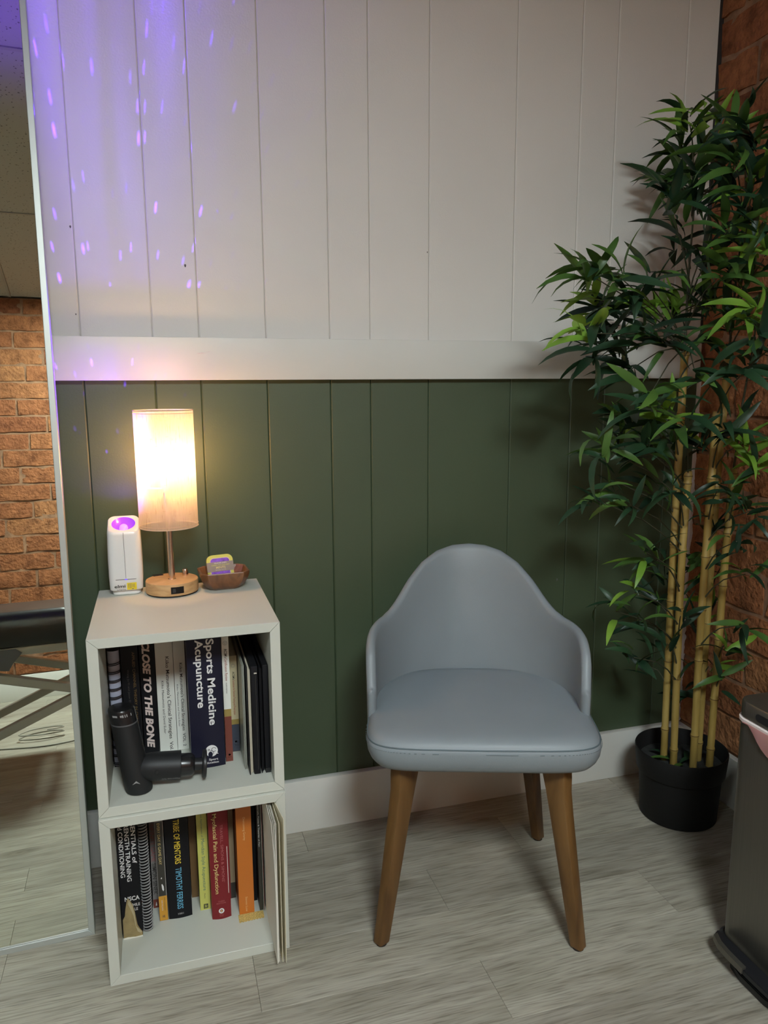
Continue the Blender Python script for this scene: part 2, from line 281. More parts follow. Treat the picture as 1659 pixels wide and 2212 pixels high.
# flat lettering, converted to a mesh, fitted to a rectangle of the given length and height
def text_mesh(s, bold=0.0, shear=0.0, spacing=1.0):
    cu = bpy.data.curves.new('t', 'FONT'); cu.body = s; cu.size = 1; cu.offset = bold; cu.shear = shear; cu.space_character = spacing
    cu.resolution_u = 3; cu.extrude = 0.0
    o = bpy.data.objects.new('t', cu); C.objects.link(o); dg = bpy.context.evaluated_depsgraph_get(); dg.update()
    me = bpy.data.meshes.new_from_object(o.evaluated_get(dg)); bpy.data.objects.remove(o); bpy.data.curves.remove(cu); return me
def put_text(name, s, m, parent, origin, xdir, ydir, length, height, bold=0.0, shear=0.0, lift=0.0004, spacing=1.0):
    """origin = start of the baseline; xdir reading direction; ydir letter-up direction; height = cap height"""
    me = text_mesh(s, bold, shear, spacing)
    xs = [v.co.x for v in me.vertices]
    capm = text_mesh('H', bold); ch = max(v.co.y for v in capm.vertices); bpy.data.meshes.remove(capm)
    x0, x1 = min(xs), max(xs); X = Vector(xdir).normalized(); Y = Vector(ydir).normalized(); Z = X.cross(Y)
    sx = length/(x1-x0); sy = height/ch; O = Vector(origin)+Z*lift
    for v in me.vertices:
        v.co = O + X*((v.co.x-x0)*sx) + Y*(v.co.y*sy)
    me.materials.append(M[m] if isinstance(m, str) else m); me.name = name
    return link(name, me, parent)

# ------------------------------------------------------------------ the room
YW = 0.4183; XR = 1.6100; YF = -3.0; XL = -2.0; H = 2.386
GX = [-1.861, -1.711, -1.609, -1.457, -1.305, -1.205, -1.053, -0.827, -0.650, -0.549, -0.345, -0.195, -0.0056, 0.1456, 0.2471, 0.3993, 0.552, 0.6525, 0.8035, 1.0304, 1.2071, 1.3086, 1.5127]
def boards():
    wb = structure(box('wall_back', (XL-0.1, YW+0.010, 0), (XR+0.06, YW+0.10, H), 'groove'))
    xs = [XL] + GX + [XR-0.003]
    for z0, z1, m in ((0.0, 1.20, 'green_paint'), (1.20, H, 'white_paint')):
        for i, (a, b) in enumerate(zip(xs, xs[1:])):
            bm = bmesh.new(); g = 0.00022; c = 0.0026; t = 0.0098
            prism(bm, [(a+g, YW+t), (b-g, YW+t), (b-g, YW+0.0022), (b-g-c, YW), (a+g+c, YW), (a+g, YW+0.0022)], 'z', z0, z1)
            finish(bm, 'board', m, wb)
    # nail dents and chips in the boards
    for (x, z, r) in ((0.2236, 1.414, 0.0024), (-0.0105, 1.4851, 0.0020), (1.1833, 0.6137, 0.0025), (0.7985, 1.4671, 0.0013), (-0.0117, 1.3037, 0.0013)):
        bm = bmesh.new(); loft(bm, [[(x+r*0.9*math.cos(a)*(1+0.3*math.sin(3*a)), YW-0.0004, z+r*1.5*math.sin(a)) for a in [2*PI*k/9 for k in range(9)]], [(x+r*0.5*math.cos(a), YW-0.0003, z+r*0.9*math.sin(a)) for a in [2*PI*k/9 for k in range(9)]]], True, False, True)
        bmesh.ops.recalc_face_normals(bm, faces=bm.faces[:])
        finish(bm, 'nail_dent', 'ink_grey' if z < 1 else 'groove', wb)
    return wb
boards()
tr = structure(box('trim_1', (XL, YW-0.0195, 1.1618), (XR-0.012, YW-0.0002, 1.2567), 'trim_paint', bev=0.0012))
bm = bmesh.new()   # scuffed paint on the rail
for q in ([(0.236, 1.2195), (0.262, 1.2215), (0.250, 1.2235)], [(0.238, 1.2225), (0.247, 1.2205), (0.246, 1.2225)], [(0.257, 1.2235), (0.270, 1.2265), (0.266, 1.2240)]):
    prism(bm, [(x, z) for x, z in q], 'y', YW-0.0203, YW-0.0196)
finish(bm, 'paint_scuff', 'caulk', tr)
structure(box('baseboard_back', (XL, YW-0.0188, 0), (XR-0.020, YW-0.0002, 0.1418), 'trim_paint', bev=0.0012))
structure(box('baseboard_right', (XR-0.018, YF, 0), (XR-0.0002, YW-0.0002, 0.1418), 'trim_paint', bev=0.0012))
structure(box('baseboard_front', (XL, YF+0.0002, 0), (XR-0.02, YF+0.018, 0.1418), 'trim_paint', bev=0.0012))

def brick_meshes(lx, hz, n=7):
    out = []
    for k in range(n):
        bm = bmesh.new(); nx, nz = 5, 2; rng = random.Random(100+k)
        front = [[bm.verts.new((-lx/2+lx*i/nx + (rng.uniform(-.004, .004) if 0 < i < nx else rng.uniform(-.003, .001)), -0.0085*(1 if 0 < i < nx and 0 < j < nz else 0.45)+rng.uniform(-.0045, .0045), -hz/2+hz*j/nz + rng.uniform(-.003, .003))) for i in range(nx+1)] for j in range(nz+1)]
        for j in range(nz):
            for i in range(nx): bm.faces.new((front[j][i], front[j][i+1], front[j+1][i+1], front[j+1][i]))
        ring = front[0] + [front[j][nx] for j in range(1, nz+1)] + list(reversed(front[nz][:-1])) + [front[j][0] for j in range(nz-1, 0, -1)]
        back = [bm.verts.new((v.co.x, 0.006, v.co.z)) for v in ring]
        for i in range(len(ring)):
            j = (i+1) % len(ring); bm.faces.new((ring[j], ring[i], back[i], back[j]))
        me = bpy.data.meshes.new('brick'); bm.to_mesh(me); bm.free(); me.materials.append(M['brick'])
        for p in me.polygons: p.use_smooth = True
        me.set_sharp_from_angle(angle=math.radians(50)); out.append(me)
    return out
BL, BH = 0.290, 0.089; PX, PZ = 0.305, 0.102
BRICK = brick_meshes(BL, BH)
def brick_run(parent, origin, axis, length, z0, z1, sd, along_neg=False):
    rng = random.Random(sd); row = 0; z = z0+PZ/2
    while z < z1+PZ/2:
        off = (0, 0.1525, 0.05, 0.21)[row % 4]; s = -off
        while s < length:
            a, b = max(0.0, s), min(length, s+BL)
            if b-a > 0.03:
                o = link('brick', rng.choice(BRICK), parent); c = (a+b)/2; k = (b-a)/BL
                if axis == 'y': o.location = (origin[0]+rng.uniform(-.002, .002), origin[1]-c, z); o.rotation_euler = (0, rng.choice((0, PI)) , -PI/2)
                else: o.location = (origin[0]+c, origin[1]+rng.uniform(-.002, .002), z); o.rotation_euler = (0, rng.choice((0, PI)), PI)
                hh = min(BH/2, z1-z+PZ/2-0.004-BH/2+BH/2)
                o.scale = (k, 1, 1)
            s += PX
        z += PZ; row += 1
# right wall: bricks face -X
wr = structure(box('wall_right', (XR+0.0085, YF-0.1, 0), (XR+0.12, YW+0.02, H), 'mortar'))
brick_run(wr, (XR+0.0085, YW+0.004), 'y', 3.40, 0.142, H-0.06, 3)
# ragged filler and the dark crack where boards meet brick
bm = bmesh.new(); rng = random.Random(8); left = []; right = []
for i in range(90):
    z = 0.1418+i*(1.16-0.1418)/89; left.append((XR-0.0045, z)); right.append((XR+0.004+rng.uniform(-.003, .006), z))
prism(bm, left+right[::-1], 'y', YW-0.003-0.004, YW+0.004); structure(finish(bm, 'trim_2', 'caulk'))
structure(box('trim_3', (XR-0.0028, YW-0.001, 1.19), (XR+0.012, YW+0.012, H), 'crack'))
# front wall behind the camera (seen in the mirror): bricks face +Y
wf = structure(box('wall_front', (XL-0.1, YF-0.12, 0), (XR+0.12, YF-0.0085, H), 'mortar'))
brick_run(wf, (XL, YF-0.0085), 'x', XR-XL, 0.142, H-0.06, 5)
structure(box('wall_left', (XL-0.1, YF-0.1, 0), (XL, YW+0.1, H), 'wall_plain'))

def floor():
    f = structure(box('floor', (XL-0.1, YF-0.1, -0.06), (XR+0.12, YW+0.1, -0.0045), 'subfloor'))
    rows = [0.006+0.152*k for k in range(-20, 4)]; joints = {0: -0.207, -1: 0.273, -2: -0.202, 1: 0.05, 2: 0.45}
    rng = random.Random(4)
    for k in range(-20, 3):
        y0 = 0.006+0.152*k; y1 = min(y0+0.152, YW-0.001)
        if y1 <= YF: continue
        y0 = max(y0, YF+0.001)
        j = joints.get(k, rng.uniform(-0.4, 0.5)); x = j
        while x > XL: x -= 0.914
        while x < XR:
            a, b = max(x, XL+0.001), min(x+0.914, XR-0.001)
            if b-a > 0.01 and y1-y0 > 0.005:
                bm = bmesh.new(); e = 0.0004; g = 0.00025
                loft(bm, [[(a+g, y0+g, -0.0045), (b-g, y0+g, -0.0045), (b-g, y1-g, -0.0045), (a+g, y1-g, -0.0045)],
                          [(a+g, y0+g, -e), (b-g, y0+g, -e), (b-g, y1-g, -e), (a+g, y1-g, -e)],
                          [(a+g+e, y0+g+e, 0), (b-g-e, y0+g+e, 0), (b-g-e, y1-g-e, 0), (a+g+e, y1-g-e, 0)]], True, True, True)
                finish(bm, 'plank', 'plank', f)
            x += 0.914
floor()
def ceiling():
    c = structure(box('ceiling', (XL-0.1, YF-0.1, H+0.012), (XR+0.12, YW+0.1, H+0.08), 'tbar'))
    ys = [YW, -0.58, -1.80, YF]; xs = [XL + 0.61*k for k in range(6)] + [XR]
    xs = [XL]; x = -1.61
    while x < XR: xs.append(x); x += 0.61
    xs.append(XR); me = {}
    for y1, y0 in zip(ys, ys[1:]):
        for a, b in zip(xs, xs[1:]):
            if b-a < 0.05: continue
            if y0 < -1.7 and y1 > -1.9 and a < -1.3 < b: pass
            bm = bmesh.new(); add_box(bm, (a+0.006, y0+0.006, H+0.004), (b-0.006, y1-0.006, H+0.0118), 0.002, 1); finish(bm, 'tile', 'tile', c)
    bars = bmesh.new()
    for y in ys[1:-1]: add_box(bars, (XL, y-0.007, H), (XR, y+0.007, H+0.004))
    for x in xs[1:-1]: add_box(bars, (x-0.007, YF, H), (x+0.007, YW, H+0.004))
    finish(bars, 'grid_bar', 'tbar', c)
ceiling()
def ceiling_light(x, y, label, m='panel'):
    t = thing('ceiling_light', label, 'ceiling light', (x, y, H))
    bm = bmesh.new(); a = 0.295
    for p, q in (((-a, -a, -.02), (a, -a+.018, 0)), ((-a, a-.018, -.02), (a, a, 0)), ((-a, -a+.018, -.02), (-a+.018, a-.018, 0)), ((a-.018, -a+.018, -.02), (a, a-.018, 0))): add_box(bm, p, q)
    finish(bm, 'light_frame', 'white_metal', t)
    box('diffuser', (-a+.0185, -a+.0185, -.014), (a-.0185, a-.0185, -.010), m, t)
ceiling_light(0.36, -2.20, 'square ceiling light panel in the middle of the room behind the camera')
ceiling_light(-1.05, -1.75, 'square ceiling light panel above the black massage table', 'panel2')

# ------------------------------------------------------------------ floor mirror
def floor_mirror():
    W_, H_, t = 0.78, 1.96, 0.030
    o = thing('floor_mirror', 'tall aluminium framed mirror leaning on the wall left of the white cubes', 'mirror')
    tilt = math.radians(6.0); roll = math.radians(-0.3)
    o.location = (-0.039, 0.160, 0.0)
    o.rotation_euler = (Matrix.Rotation(math.radians(2.28), 4, 'Z') @ Matrix.Rotation(-tilt, 4, 'X') @ Matrix.Rotation(roll, 4, 'Y')).to_euler()
    f = 0.0125
    def rail(q0, q1, q2, q3):      # mitred bar, outline in x,z
        bm = bmesh.new(); prism(bm, [q0, q1, q2, q3], 'y', 0.0, t); es = [e for e in bm.edges]
        bmesh.ops.bevel(bm, geom=es, offset=0.0008, segments=1, affect='EDGES'); return finish(bm, 'frame_bar', 'alu', o, 30)
    e = 0.0002
    rail((-e, e), (-e, H_-e), (-f, H_-f-e), (-f, f+e))
    rail((-W_+e, e), (-W_+f, f+e), (-W_+f, H_-f-e), (-W_+e, H_-e))
    rail((-e, 0), (-f-e, f), (-W_+f+e, f), (-W_+e, 0))
    rail((-e, H_), (-W_+e, H_), (-W_+f+e, H_-f), (-f-e, H_-f))
    box('mirror_glass', (-W_+f+.0003, 0.003, f+0.0034), (-f-.0003, 0.007, H_-f-0.001), 'mirror', o)
    box('glass_lip', (-W_+f+.0003, 0.0045, f+0.0006), (-f-.0003, 0.0075, f+0.0026), 'chrome', o)
    box('backing', (-W_+f+.0003, 0.012, f), (-f-.0003, 0.028, H_-f), 'black_back', o)
floor_mirror()

# ------------------------------------------------------------------ massage table seen in the mirror
def massage_table():
    t = thing('massage_table', 'black vinyl massage table on a grey folding frame, reflected in the mirror', 'massage table')
    x0, x1, y0, y1 = -1.75, -0.060, -1.70, -1.0
    bm = bmesh.new(); loft(bm, [rrect(x1-x0-2*i, y1-y0-2*i, 0.045, z, 6, ((x0+x1)/2, (y0+y1)/2)) for z, i in ((0.505, 0.012), (0.509, 0.004), (0.52, 0.0), (0.592, 0.0), (0.612, 0.006), (0.624, 0.016), (0.630, 0.032))]); finish(bm, 'cushion', 'vinyl', t, 40)
    box('under_frame', (x0+.06, y0+.05, 0.475), (x1-.05, y1-.02, 0.5048), 'frame_grey', t, 0.004)
    def beam(p, q, w=0.030, d=0.05):
        p, q = Vector(p), Vector(q); v = q-p; L_ = v.length; bm = bmesh.new(); add_box(bm, (0, -d/2, -w/2), (L_, d/2, w/2), 0.002, 1)
        a = math.atan2(-v.z, v.x); o = finish(bm, 'brace', 'frame_grey', t, 30); o.location = p; o.rotation_euler = (0, a, 0); return o
    for y in (-1.06, -1.62):
        beam((-0.66, y, 0.487), (-0.085, y, 0.330)); beam((-0.085, y-.001, 0.305), (-0.70, y-.001, 0.060)); 
        beam((-1.70, y, 0.330), (-1.12, y, 0.487)); beam((-1.70, y-.001, 0.305), (-1.10, y-.001, 0.060))
        box('skid', (-1.25, y-.03, 0.012), (-0.55, y+.03, 0.050), 'frame_grey', t, 0.004)
        for x in (-1.20, -0.60): lathe('foot', [(0.022, 0), (0.022, 0.0122)], 'rubber', t, 16, (x, y, 0))
    for x in (-0.085, -1.70): 
        o = tube('pivot_tube', [(x, -1.645, 0.3175), (x, -1.035, 0.3175)], 0.016, 'frame_grey', t, 12)
    bm = bmesh.new(); prism(bm, [(-0.34, 0.500), (-0.275, 0.500), (-0.255, 0.484), (-0.285, 0.450), (-0.30, 0.425), (-0.34, 0.432)], 'y', -1.030, -1.012); finish(bm, 'hinge_bracket', 'gun_ring', t)
massage_table()
def cable():
    p = []; 
    for i in range(40):
        u = i/39; p.append((-0.06-0.9*u, -1.74+0.05*math.sin(u*9)+0.05*u, 0.0035))
    for i in range(30):
        a = i/29*2*PI*1.6; p.append((-0.96+0.10*math.sin(a)+0.0*a, -1.69-0.09*(1-math.cos(a))*(0.8+0.02*i), 0.0035+0.0022*i/29*3))
    o = tube('power_cable', p, 0.0033, 'cable', None, 8); tag(o, 'grey power cable lying on the floor under the massage table', 'cable')
    q = [(-0.27+0.09*math.cos(a)*(1+.1*math.sin(3*a)), -1.86+0.05*math.sin(a), 0.0035+0.003*a) for a in [2*PI*2.2*k/59 for k in range(60)]]
    o = tube('power_cable', q, 0.0028, 'cable', None, 8); tag(o, 'small loose coil of grey cable on the floor behind the table', 'cable')
cable()

# ------------------------------------------------------------------ white cubes
def cube(loc, label):
    t = thing('storage_cube', label, 'storage cube', loc, 0, 'stacked white open-front cubes')
    s, p, d, g = 0.350, 0.0195, 0.350, 0.0003
    def panel(pts, nm):
        bm = bmesh.new(); prism(bm, pts, 'y', 0.0, d); bmesh.ops.bevel(bm, geom=[e for e in bm.edges], offset=0.0006, segments=1, affect='EDGES'); finish(bm, nm, 'laminate', t, 30)
    panel([(g, 0), (s-g, 0), (s-p-g, p), (p+g, p)], 'bottom_panel')
    panel([(g, s-.0008), (p+g, s-p), (s-p-g, s-p), (s-g, s-.0008)], 'top_panel')
    panel([(0, g), (p, p+g), (p, s-p-g), (0, s-g-.0008)], 'side_panel'); panel([(s, g), (s, s-g-.0008), (s-p, s-p-g), (s-p, p+g)], 'side_panel')
    box('back_panel', (p, d-0.010, p), (s-p, d-0.001, s-p), 'laminate', t)
    return t
Z1 = 0.0; Z2 = 0.350
cube((0, 0, Z1), 'lower white open cube of the stack, on the floor, full of books')
cube((0.0006, 0.0075, Z2), 'upper white open cube of the stack, holding books and the massage gun')

def book(name, label, x0, x1, ys, z0, h, depth, cover, pages='paper', hard=True, rnd=0.0, group=None, cat='book'):
    t = thing(name, label, cat, (x0, ys, z0), 0, group); W_ = x1-x0; c = 0.0022 if hard else 0.0006; e = 0.003 if hard else 0.0006
    bm = bmesh.new(); n = 8 if rnd else 1
    fr = [(W_*i/n, -rnd*math.sin(PI*i/n)+rnd) for i in range(n+1)] if rnd else [(0, 0), (W_, 0)]
    ifr = [(c+(W_-2*c)*i/n, -rnd*math.sin(PI*i/n)+rnd+c) for i in range(n+1)] if rnd else [(c, c), (W_-c, c)]
    out = fr + [(W_, depth), (W_-c, depth)] + ifr[::-1] + [(c, depth), (0, depth)]
    prism(bm, out, 'z', 0.0, h); finish(bm, 'cover', cover, t, 40 if rnd else None)
    box('page_block', (c+.0001, c+rnd+.0004, e), (W_-c-.0001, depth-e, h-e), pages, t)
    BK[t.name] = (x0, x1, rnd)
    return t, Vector((x0, ys, z0))
BK = {}
def curve_y(t, xa, xb):
    x0, x1, rnd = BK.get(t.name, (0, 1, 0))
    if not rnd: return 0.0
    mid = (x0+x1)/2; x = min(max(mid, xa), xb); return rnd*(1-math.sin(PI*(x-x0)/(x1-x0)))
def spine(tb, name, s, m, za, zb, xa, xb, **k):     # lettering running down the spine
    t, o = tb; k.pop('dy', 0.0); y = curve_y(t, xa, xb)
    return put_text(name, s, m, t, (xa-o.x, y, za-o.z), (0, 0, -1), (1, 0, 0), za-zb, xb-xa, **k)
def across(tb, name, s, m, x0, x1, z, h, **k):      # lettering reading left to right
    t, o = tb; k.pop('dy', 0.0); y = curve_y(t, x0, x1)
    return put_text(name, s, m, t, (x0-o.x, y, z-o.z), (1, 0, 0), (0, 0, 1), x1-x0, h, **k)
def patch(tb, name, m, x0, x1, z0, z1, lift=0.0004, dy=0.0):
    t, o = tb; return box(name, (x0-o.x, dy-lift, z0-o.z), (x1-o.x, dy-0.00005, z1-o.z), m, t)
def disc(tb, name, m, x, z, r, lift=0.0004, ry=None, n=28):
    t, o = tb; bm = bmesh.new(); prism(bm, [(x-o.x+r*math.cos(2*PI*i/n), z-o.z+(ry or r)*math.sin(2*PI*i/n)) for i in range(n)], 'y', -lift, -0.00005); return finish(bm, name, m, t)
def coil(tb, name, m, x, y, z0, z1, pitch, r, wire, double=False):
    t, o = tb; bm = bmesh.new(); z = z0
    while z < z1:
        for dz in ((0, 0.0034) if double else (0,)):
            p = [(x-o.x+r*math.cos(a), y-o.y+r*0.9*math.sin(a), z+dz-o.z+0.0012*math.cos(a)) for a in [2*PI*k/14 for k in range(15)]]
            add_tube(bm, p, wire, 5)
        z += pitch
    bmesh.ops.recalc_face_normals(bm, faces=bm.faces[:]); return stuff(finish(bm, name, m, t, 60))

# upper cube, left to right -------------------------------------------------
ZU = Z2+0.0198; G1 = 'books in the upper cube'; G2 = 'books in the lower cube'
tb = book('spiral_notebook', 'wire-bound notebook with bluish pages, leftmost in the upper cube', 0.0225, 0.0460, 0.166, ZU, 0.258, 0.150, 'b_black', 'b_blue_pages', False, 0, G1)
bm = bmesh.new(); loft(bm, [[(0.01175+0.0112*math.cos(a), -0.007*math.sin(a)+0.0005, z) for a in [PI*k/10 for k in range(11)]] for z in (0.004, 0.252)], False, False, False)
bmesh.ops.recalc_face_normals(bm, faces=bm.faces[:]); o = finish(bm, 'spine_wrap', 'b_blue_pages', tb[0], 60)
coil(tb, 'wire_binding', 'b_black', 0.03425, 0.166, ZU+0.010, ZU+0.236, 0.0178, 0.0124, 0.0009, True)
tb = book('hardback_book', 'black book with dim gold title behind the massage gun handle', 0.0475, 0.0805, 0.172, ZU, 0.262, 0.150, 'b_black', hard=True, group=G1)
spine(tb, 'title', 'APPLIED CHANNEL THEORY IN CHINESE MEDICINE', 't_gold', 0.612, 0.405, 0.0695, 0.0745); spine(tb, 'author_name', 'Wang Ju-Yi and Jason D. Robertson', 't_dim', 0.575, 0.47, 0.0585, 0.0620)
tb = book('paperback_book', 'black book with heavy slanted white lettering down its spine', 0.0825, 0.1125, 0.204, ZU, 0.278, 0.120, 'b_black', hard=False, group=G1)
spine(tb, 'title', 'CLOSE TO THE BONE', 't_pink', 0.6230, 0.3830, 0.0890, 0.1035, bold=0.045, shear=0.25)
tb = book('paperback_book', 'wider of two white paperbacks, beside the black book with heavy white lettering', 0.1142, 0.1500, 0.2045, ZU, 0.279, 0.120, 'b_white', hard=False, group=G1)
spine(tb, 'title', "Kiiko Matsumoto's Clinical Strategies  Vol. 1", 't_black', 0.5835, 0.3640, 0.1345, 0.1415, bold=0.008); spine(tb, 'author_name', 'Kiiko Matsumoto and David Euler', 't_black', 0.5305, 0.4110, 0.1240, 0.1285)
tb = book('paperback_book', 'narrower of two white paperbacks, marked Vol. 2, beside the navy book', 0.1510, 0.1745, 0.2045, ZU, 0.279, 0.120, 'b_white', hard=False, group=G1)
spine(tb, 'title', "Kiiko Matsumoto's Clinical Strategies  VOL. 2", 't_black', 0.5665, 0.3770, 0.1625, 0.1685, bold=0.006); spine(tb, 'author_name', 'Kiiko Matsumoto and David Euler', 't_black', 0.5190, 0.4230, 0.1548, 0.1580)
tb = book('hardback_book', 'thick navy book with large two-line white title and round white emblem', 0.1762, 0.2440, 0.1055, ZU, 0.292, 0.215, 'b_navy', hard=True, rnd=0.004, group=G1)
spine(tb, 'title', 'Sports Medicine', 't_white', 0.6465, 0.4620, 0.2150, 0.2300, bold=0.022, dy=0.0006); spine(tb, 'title', 'Acupuncture', 't_white', 0.6465, 0.5020, 0.1935, 0.2085, bold=0.022, dy=0.0006)
disc(tb, 'emblem', 't_white', 0.2165, 0.4060, 0.0125, 0.0006)
t_, o_ = tb
bm = bmesh.new()
for cx, cz, r, a0, a1 in ((0.2210, 0.4085, 0.0045, 0.3, 5.6), (0.2150, 0.4015, 0.0052, -0.6, 1.9), (0.2110, 0.4090, 0.0016, 0, 6.2)):
    add_tube(bm, [(cx-o_.x+r*math.cos(a), -0.0007, cz-o_.z+r*math.sin(a)) for a in [a0+(a1-a0)*k/12 for k in range(13)]], 0.0005, 4)
finish(bm, 'emblem_line', 'b_navy', t_)
disc(tb, 'emblem_mark', 'b_navy', 0.2140, 0.3985, 0.0046, 0.0009, 0.0062)
tube('emblem_tail', [(0.2255-o_.x, -0.0005, 0.4005-o_.z), (0.2295-o_.x, -0.0005, 0.3985-o_.z)], 0.0007, 't_white', t_, 6)
across(tb, 'publisher_name', 'Sport', 't_white', 0.2105, 0.2290, 0.3850, 0.0045, bold=0.02, dy=0.0004); across(tb, 'publisher_name', 'Education', 't_white', 0.2020, 0.2300, 0.3785, 0.0042, bold=0.02, dy=0.0004)
tb = book('paperback_book', 'slim book with white upper and red-brown lower spine beside the thick navy book', 0.2462, 0.2605, 0.1195, ZU, 0.275, 0.200, 'b_white', hard=False, group=G1)
patch(tb, 'spine_band', 'b_redbrown', 0.2462, 0.2605, ZU+0.0005, 0.4700); patch(tb, 'spine_band', 'b_gold', 0.2462, 0.2605, 0.4702, 0.4860)
spine(tb, 'title', "ACSM's", 't_black', 0.6170, 0.5980, 0.2512, 0.2568, bold=0.01); spine(tb, 'title', 'Certification Review', 't_redp', 0.5965, 0.5480, 0.2512, 0.2565); spine(tb, 'subtitle', 'FOURTH EDITION', 't_dim', 0.5440, 0.5210, 0.2518, 0.2542)
bm = bmesh.new(); add_tube(bm, [(0.0073+0.0042*math.cos(a), -0.0004, 0.6295-ZU+0.0042*math.sin(a)) for a in [2*PI*k/16 for k in range(17)]], 0.0003, 4); add_tube(bm, [(0.0055, -.0004, 0.6315-ZU), (0.0073, -.0004, 0.629-ZU), (0.0093, -.0004, 0.6315-ZU)], 0.0003, 4); add_tube(bm, [(0.0073, -.0004, 0.629-ZU), (0.0073, -.0004, 0.6262-ZU)], 0.0003, 4); finish(bm, 'emblem', 't_lgrey', tb[0])
disc(tb, 'publisher_mark', 't_white', 0.2535, 0.3850, 0.0022); across(tb, 'publisher_name', 'LWW', 't_white', 0.2505, 0.2565, 0.3785, 0.0020)
tb = book('paperback_book', 'shorter slim book with cream upper and dark slate lower spine', 0.2632, 0.2792, 0.1595, ZU, 0.216, 0.165, 'b_cream', hard=False, group=G1)
patch(tb, 'spine_band', 'b_slate', 0.2632, 0.2792, ZU+0.0005, 0.4320); patch(tb, 'spine_band', 'b_gold', 0.2632, 0.2792, 0.4322, 0.4435)
spine(tb, 'title', "ACSM's", 't_black', 0.5510, 0.5330, 0.2690, 0.2735, bold=0.01); spine(tb, 'title', 'Guidelines for Exercise Testing and Prescription', 't_redp', 0.5320, 0.4540, 0.2690, 0.2735)
bm = bmesh.new(); add_tube(bm, [(0.0080+0.0036*math.cos(a), -0.0004, 0.5640-ZU+0.0036*math.sin(a)) for a in [2*PI*k/16 for k in range(17)]], 0.0003, 4); finish(bm, 'emblem', 't_lgrey', tb[0])
disc(tb, 'publisher_mark', 't_white', 0.2712, 0.3930, 0.0022); across(tb, 'publisher_name', 'LWW', 't_white', 0.2680, 0.2744, 0.3840, 0.0020)

def folder(name, label, x0, x1, y0, y1, h, cover, inside, group, open_front=True):
    t = thing(name, label, 'folder', (x0, y0, ZU), 0, group); W_ = x1-x0
    box('front_cover', (0, 0, 0), (0.0016, y1-y0, h), cover, t, 0.0005, 1); box('back_cover', (W_*0.40, 0, 0), (W_, y1-y0, h), cover, t, 0.0014, 2)
    for i in range(3):
        a = 0.0022+(W_*0.40-0.003)*i/3; box('sheet', (a, 0.004+0.002*i, 0.002), (a+(W_*0.40-0.003)/3*0.7, y1-y0-0.004, h-0.006-0.002*i), inside, t)
    return t
t = folder('document_folder', 'thin grey folder between the cream book and the black folders', 0.2805, 0.2858, 0.075, 0.300, 0.225, 'b_smoke', 'paper_w', 'folders in the upper cube')
t = folder('document_folder', 'black folder with pale sheets showing, left of the two black folders', 0.2875, 0.3095, 0.049, 0.320, 0.230, 'b_black', 'paper', 'folders in the upper cube')
box('clasp', (0.0145, -0.0012, 0.214), (0.0200, 0.0, 0.2170), 'chrome', t); box('spine_ridge', (0.0165, -0.0012, 0.010), (0.0180, -0.0001, 0.212), 'gun_gloss', t)
t = folder('document_folder', 'black folder against the right side of the upper cube', 0.3118, 0.3300, 0.050, 0.320, 0.230, 'b_black', 'b_black', 'folders in the upper cube')
box('base_edge', (0.0074, -0.0008, 0.0), (0.0180, -0.0001, 0.010), 'gun_gloss', t)

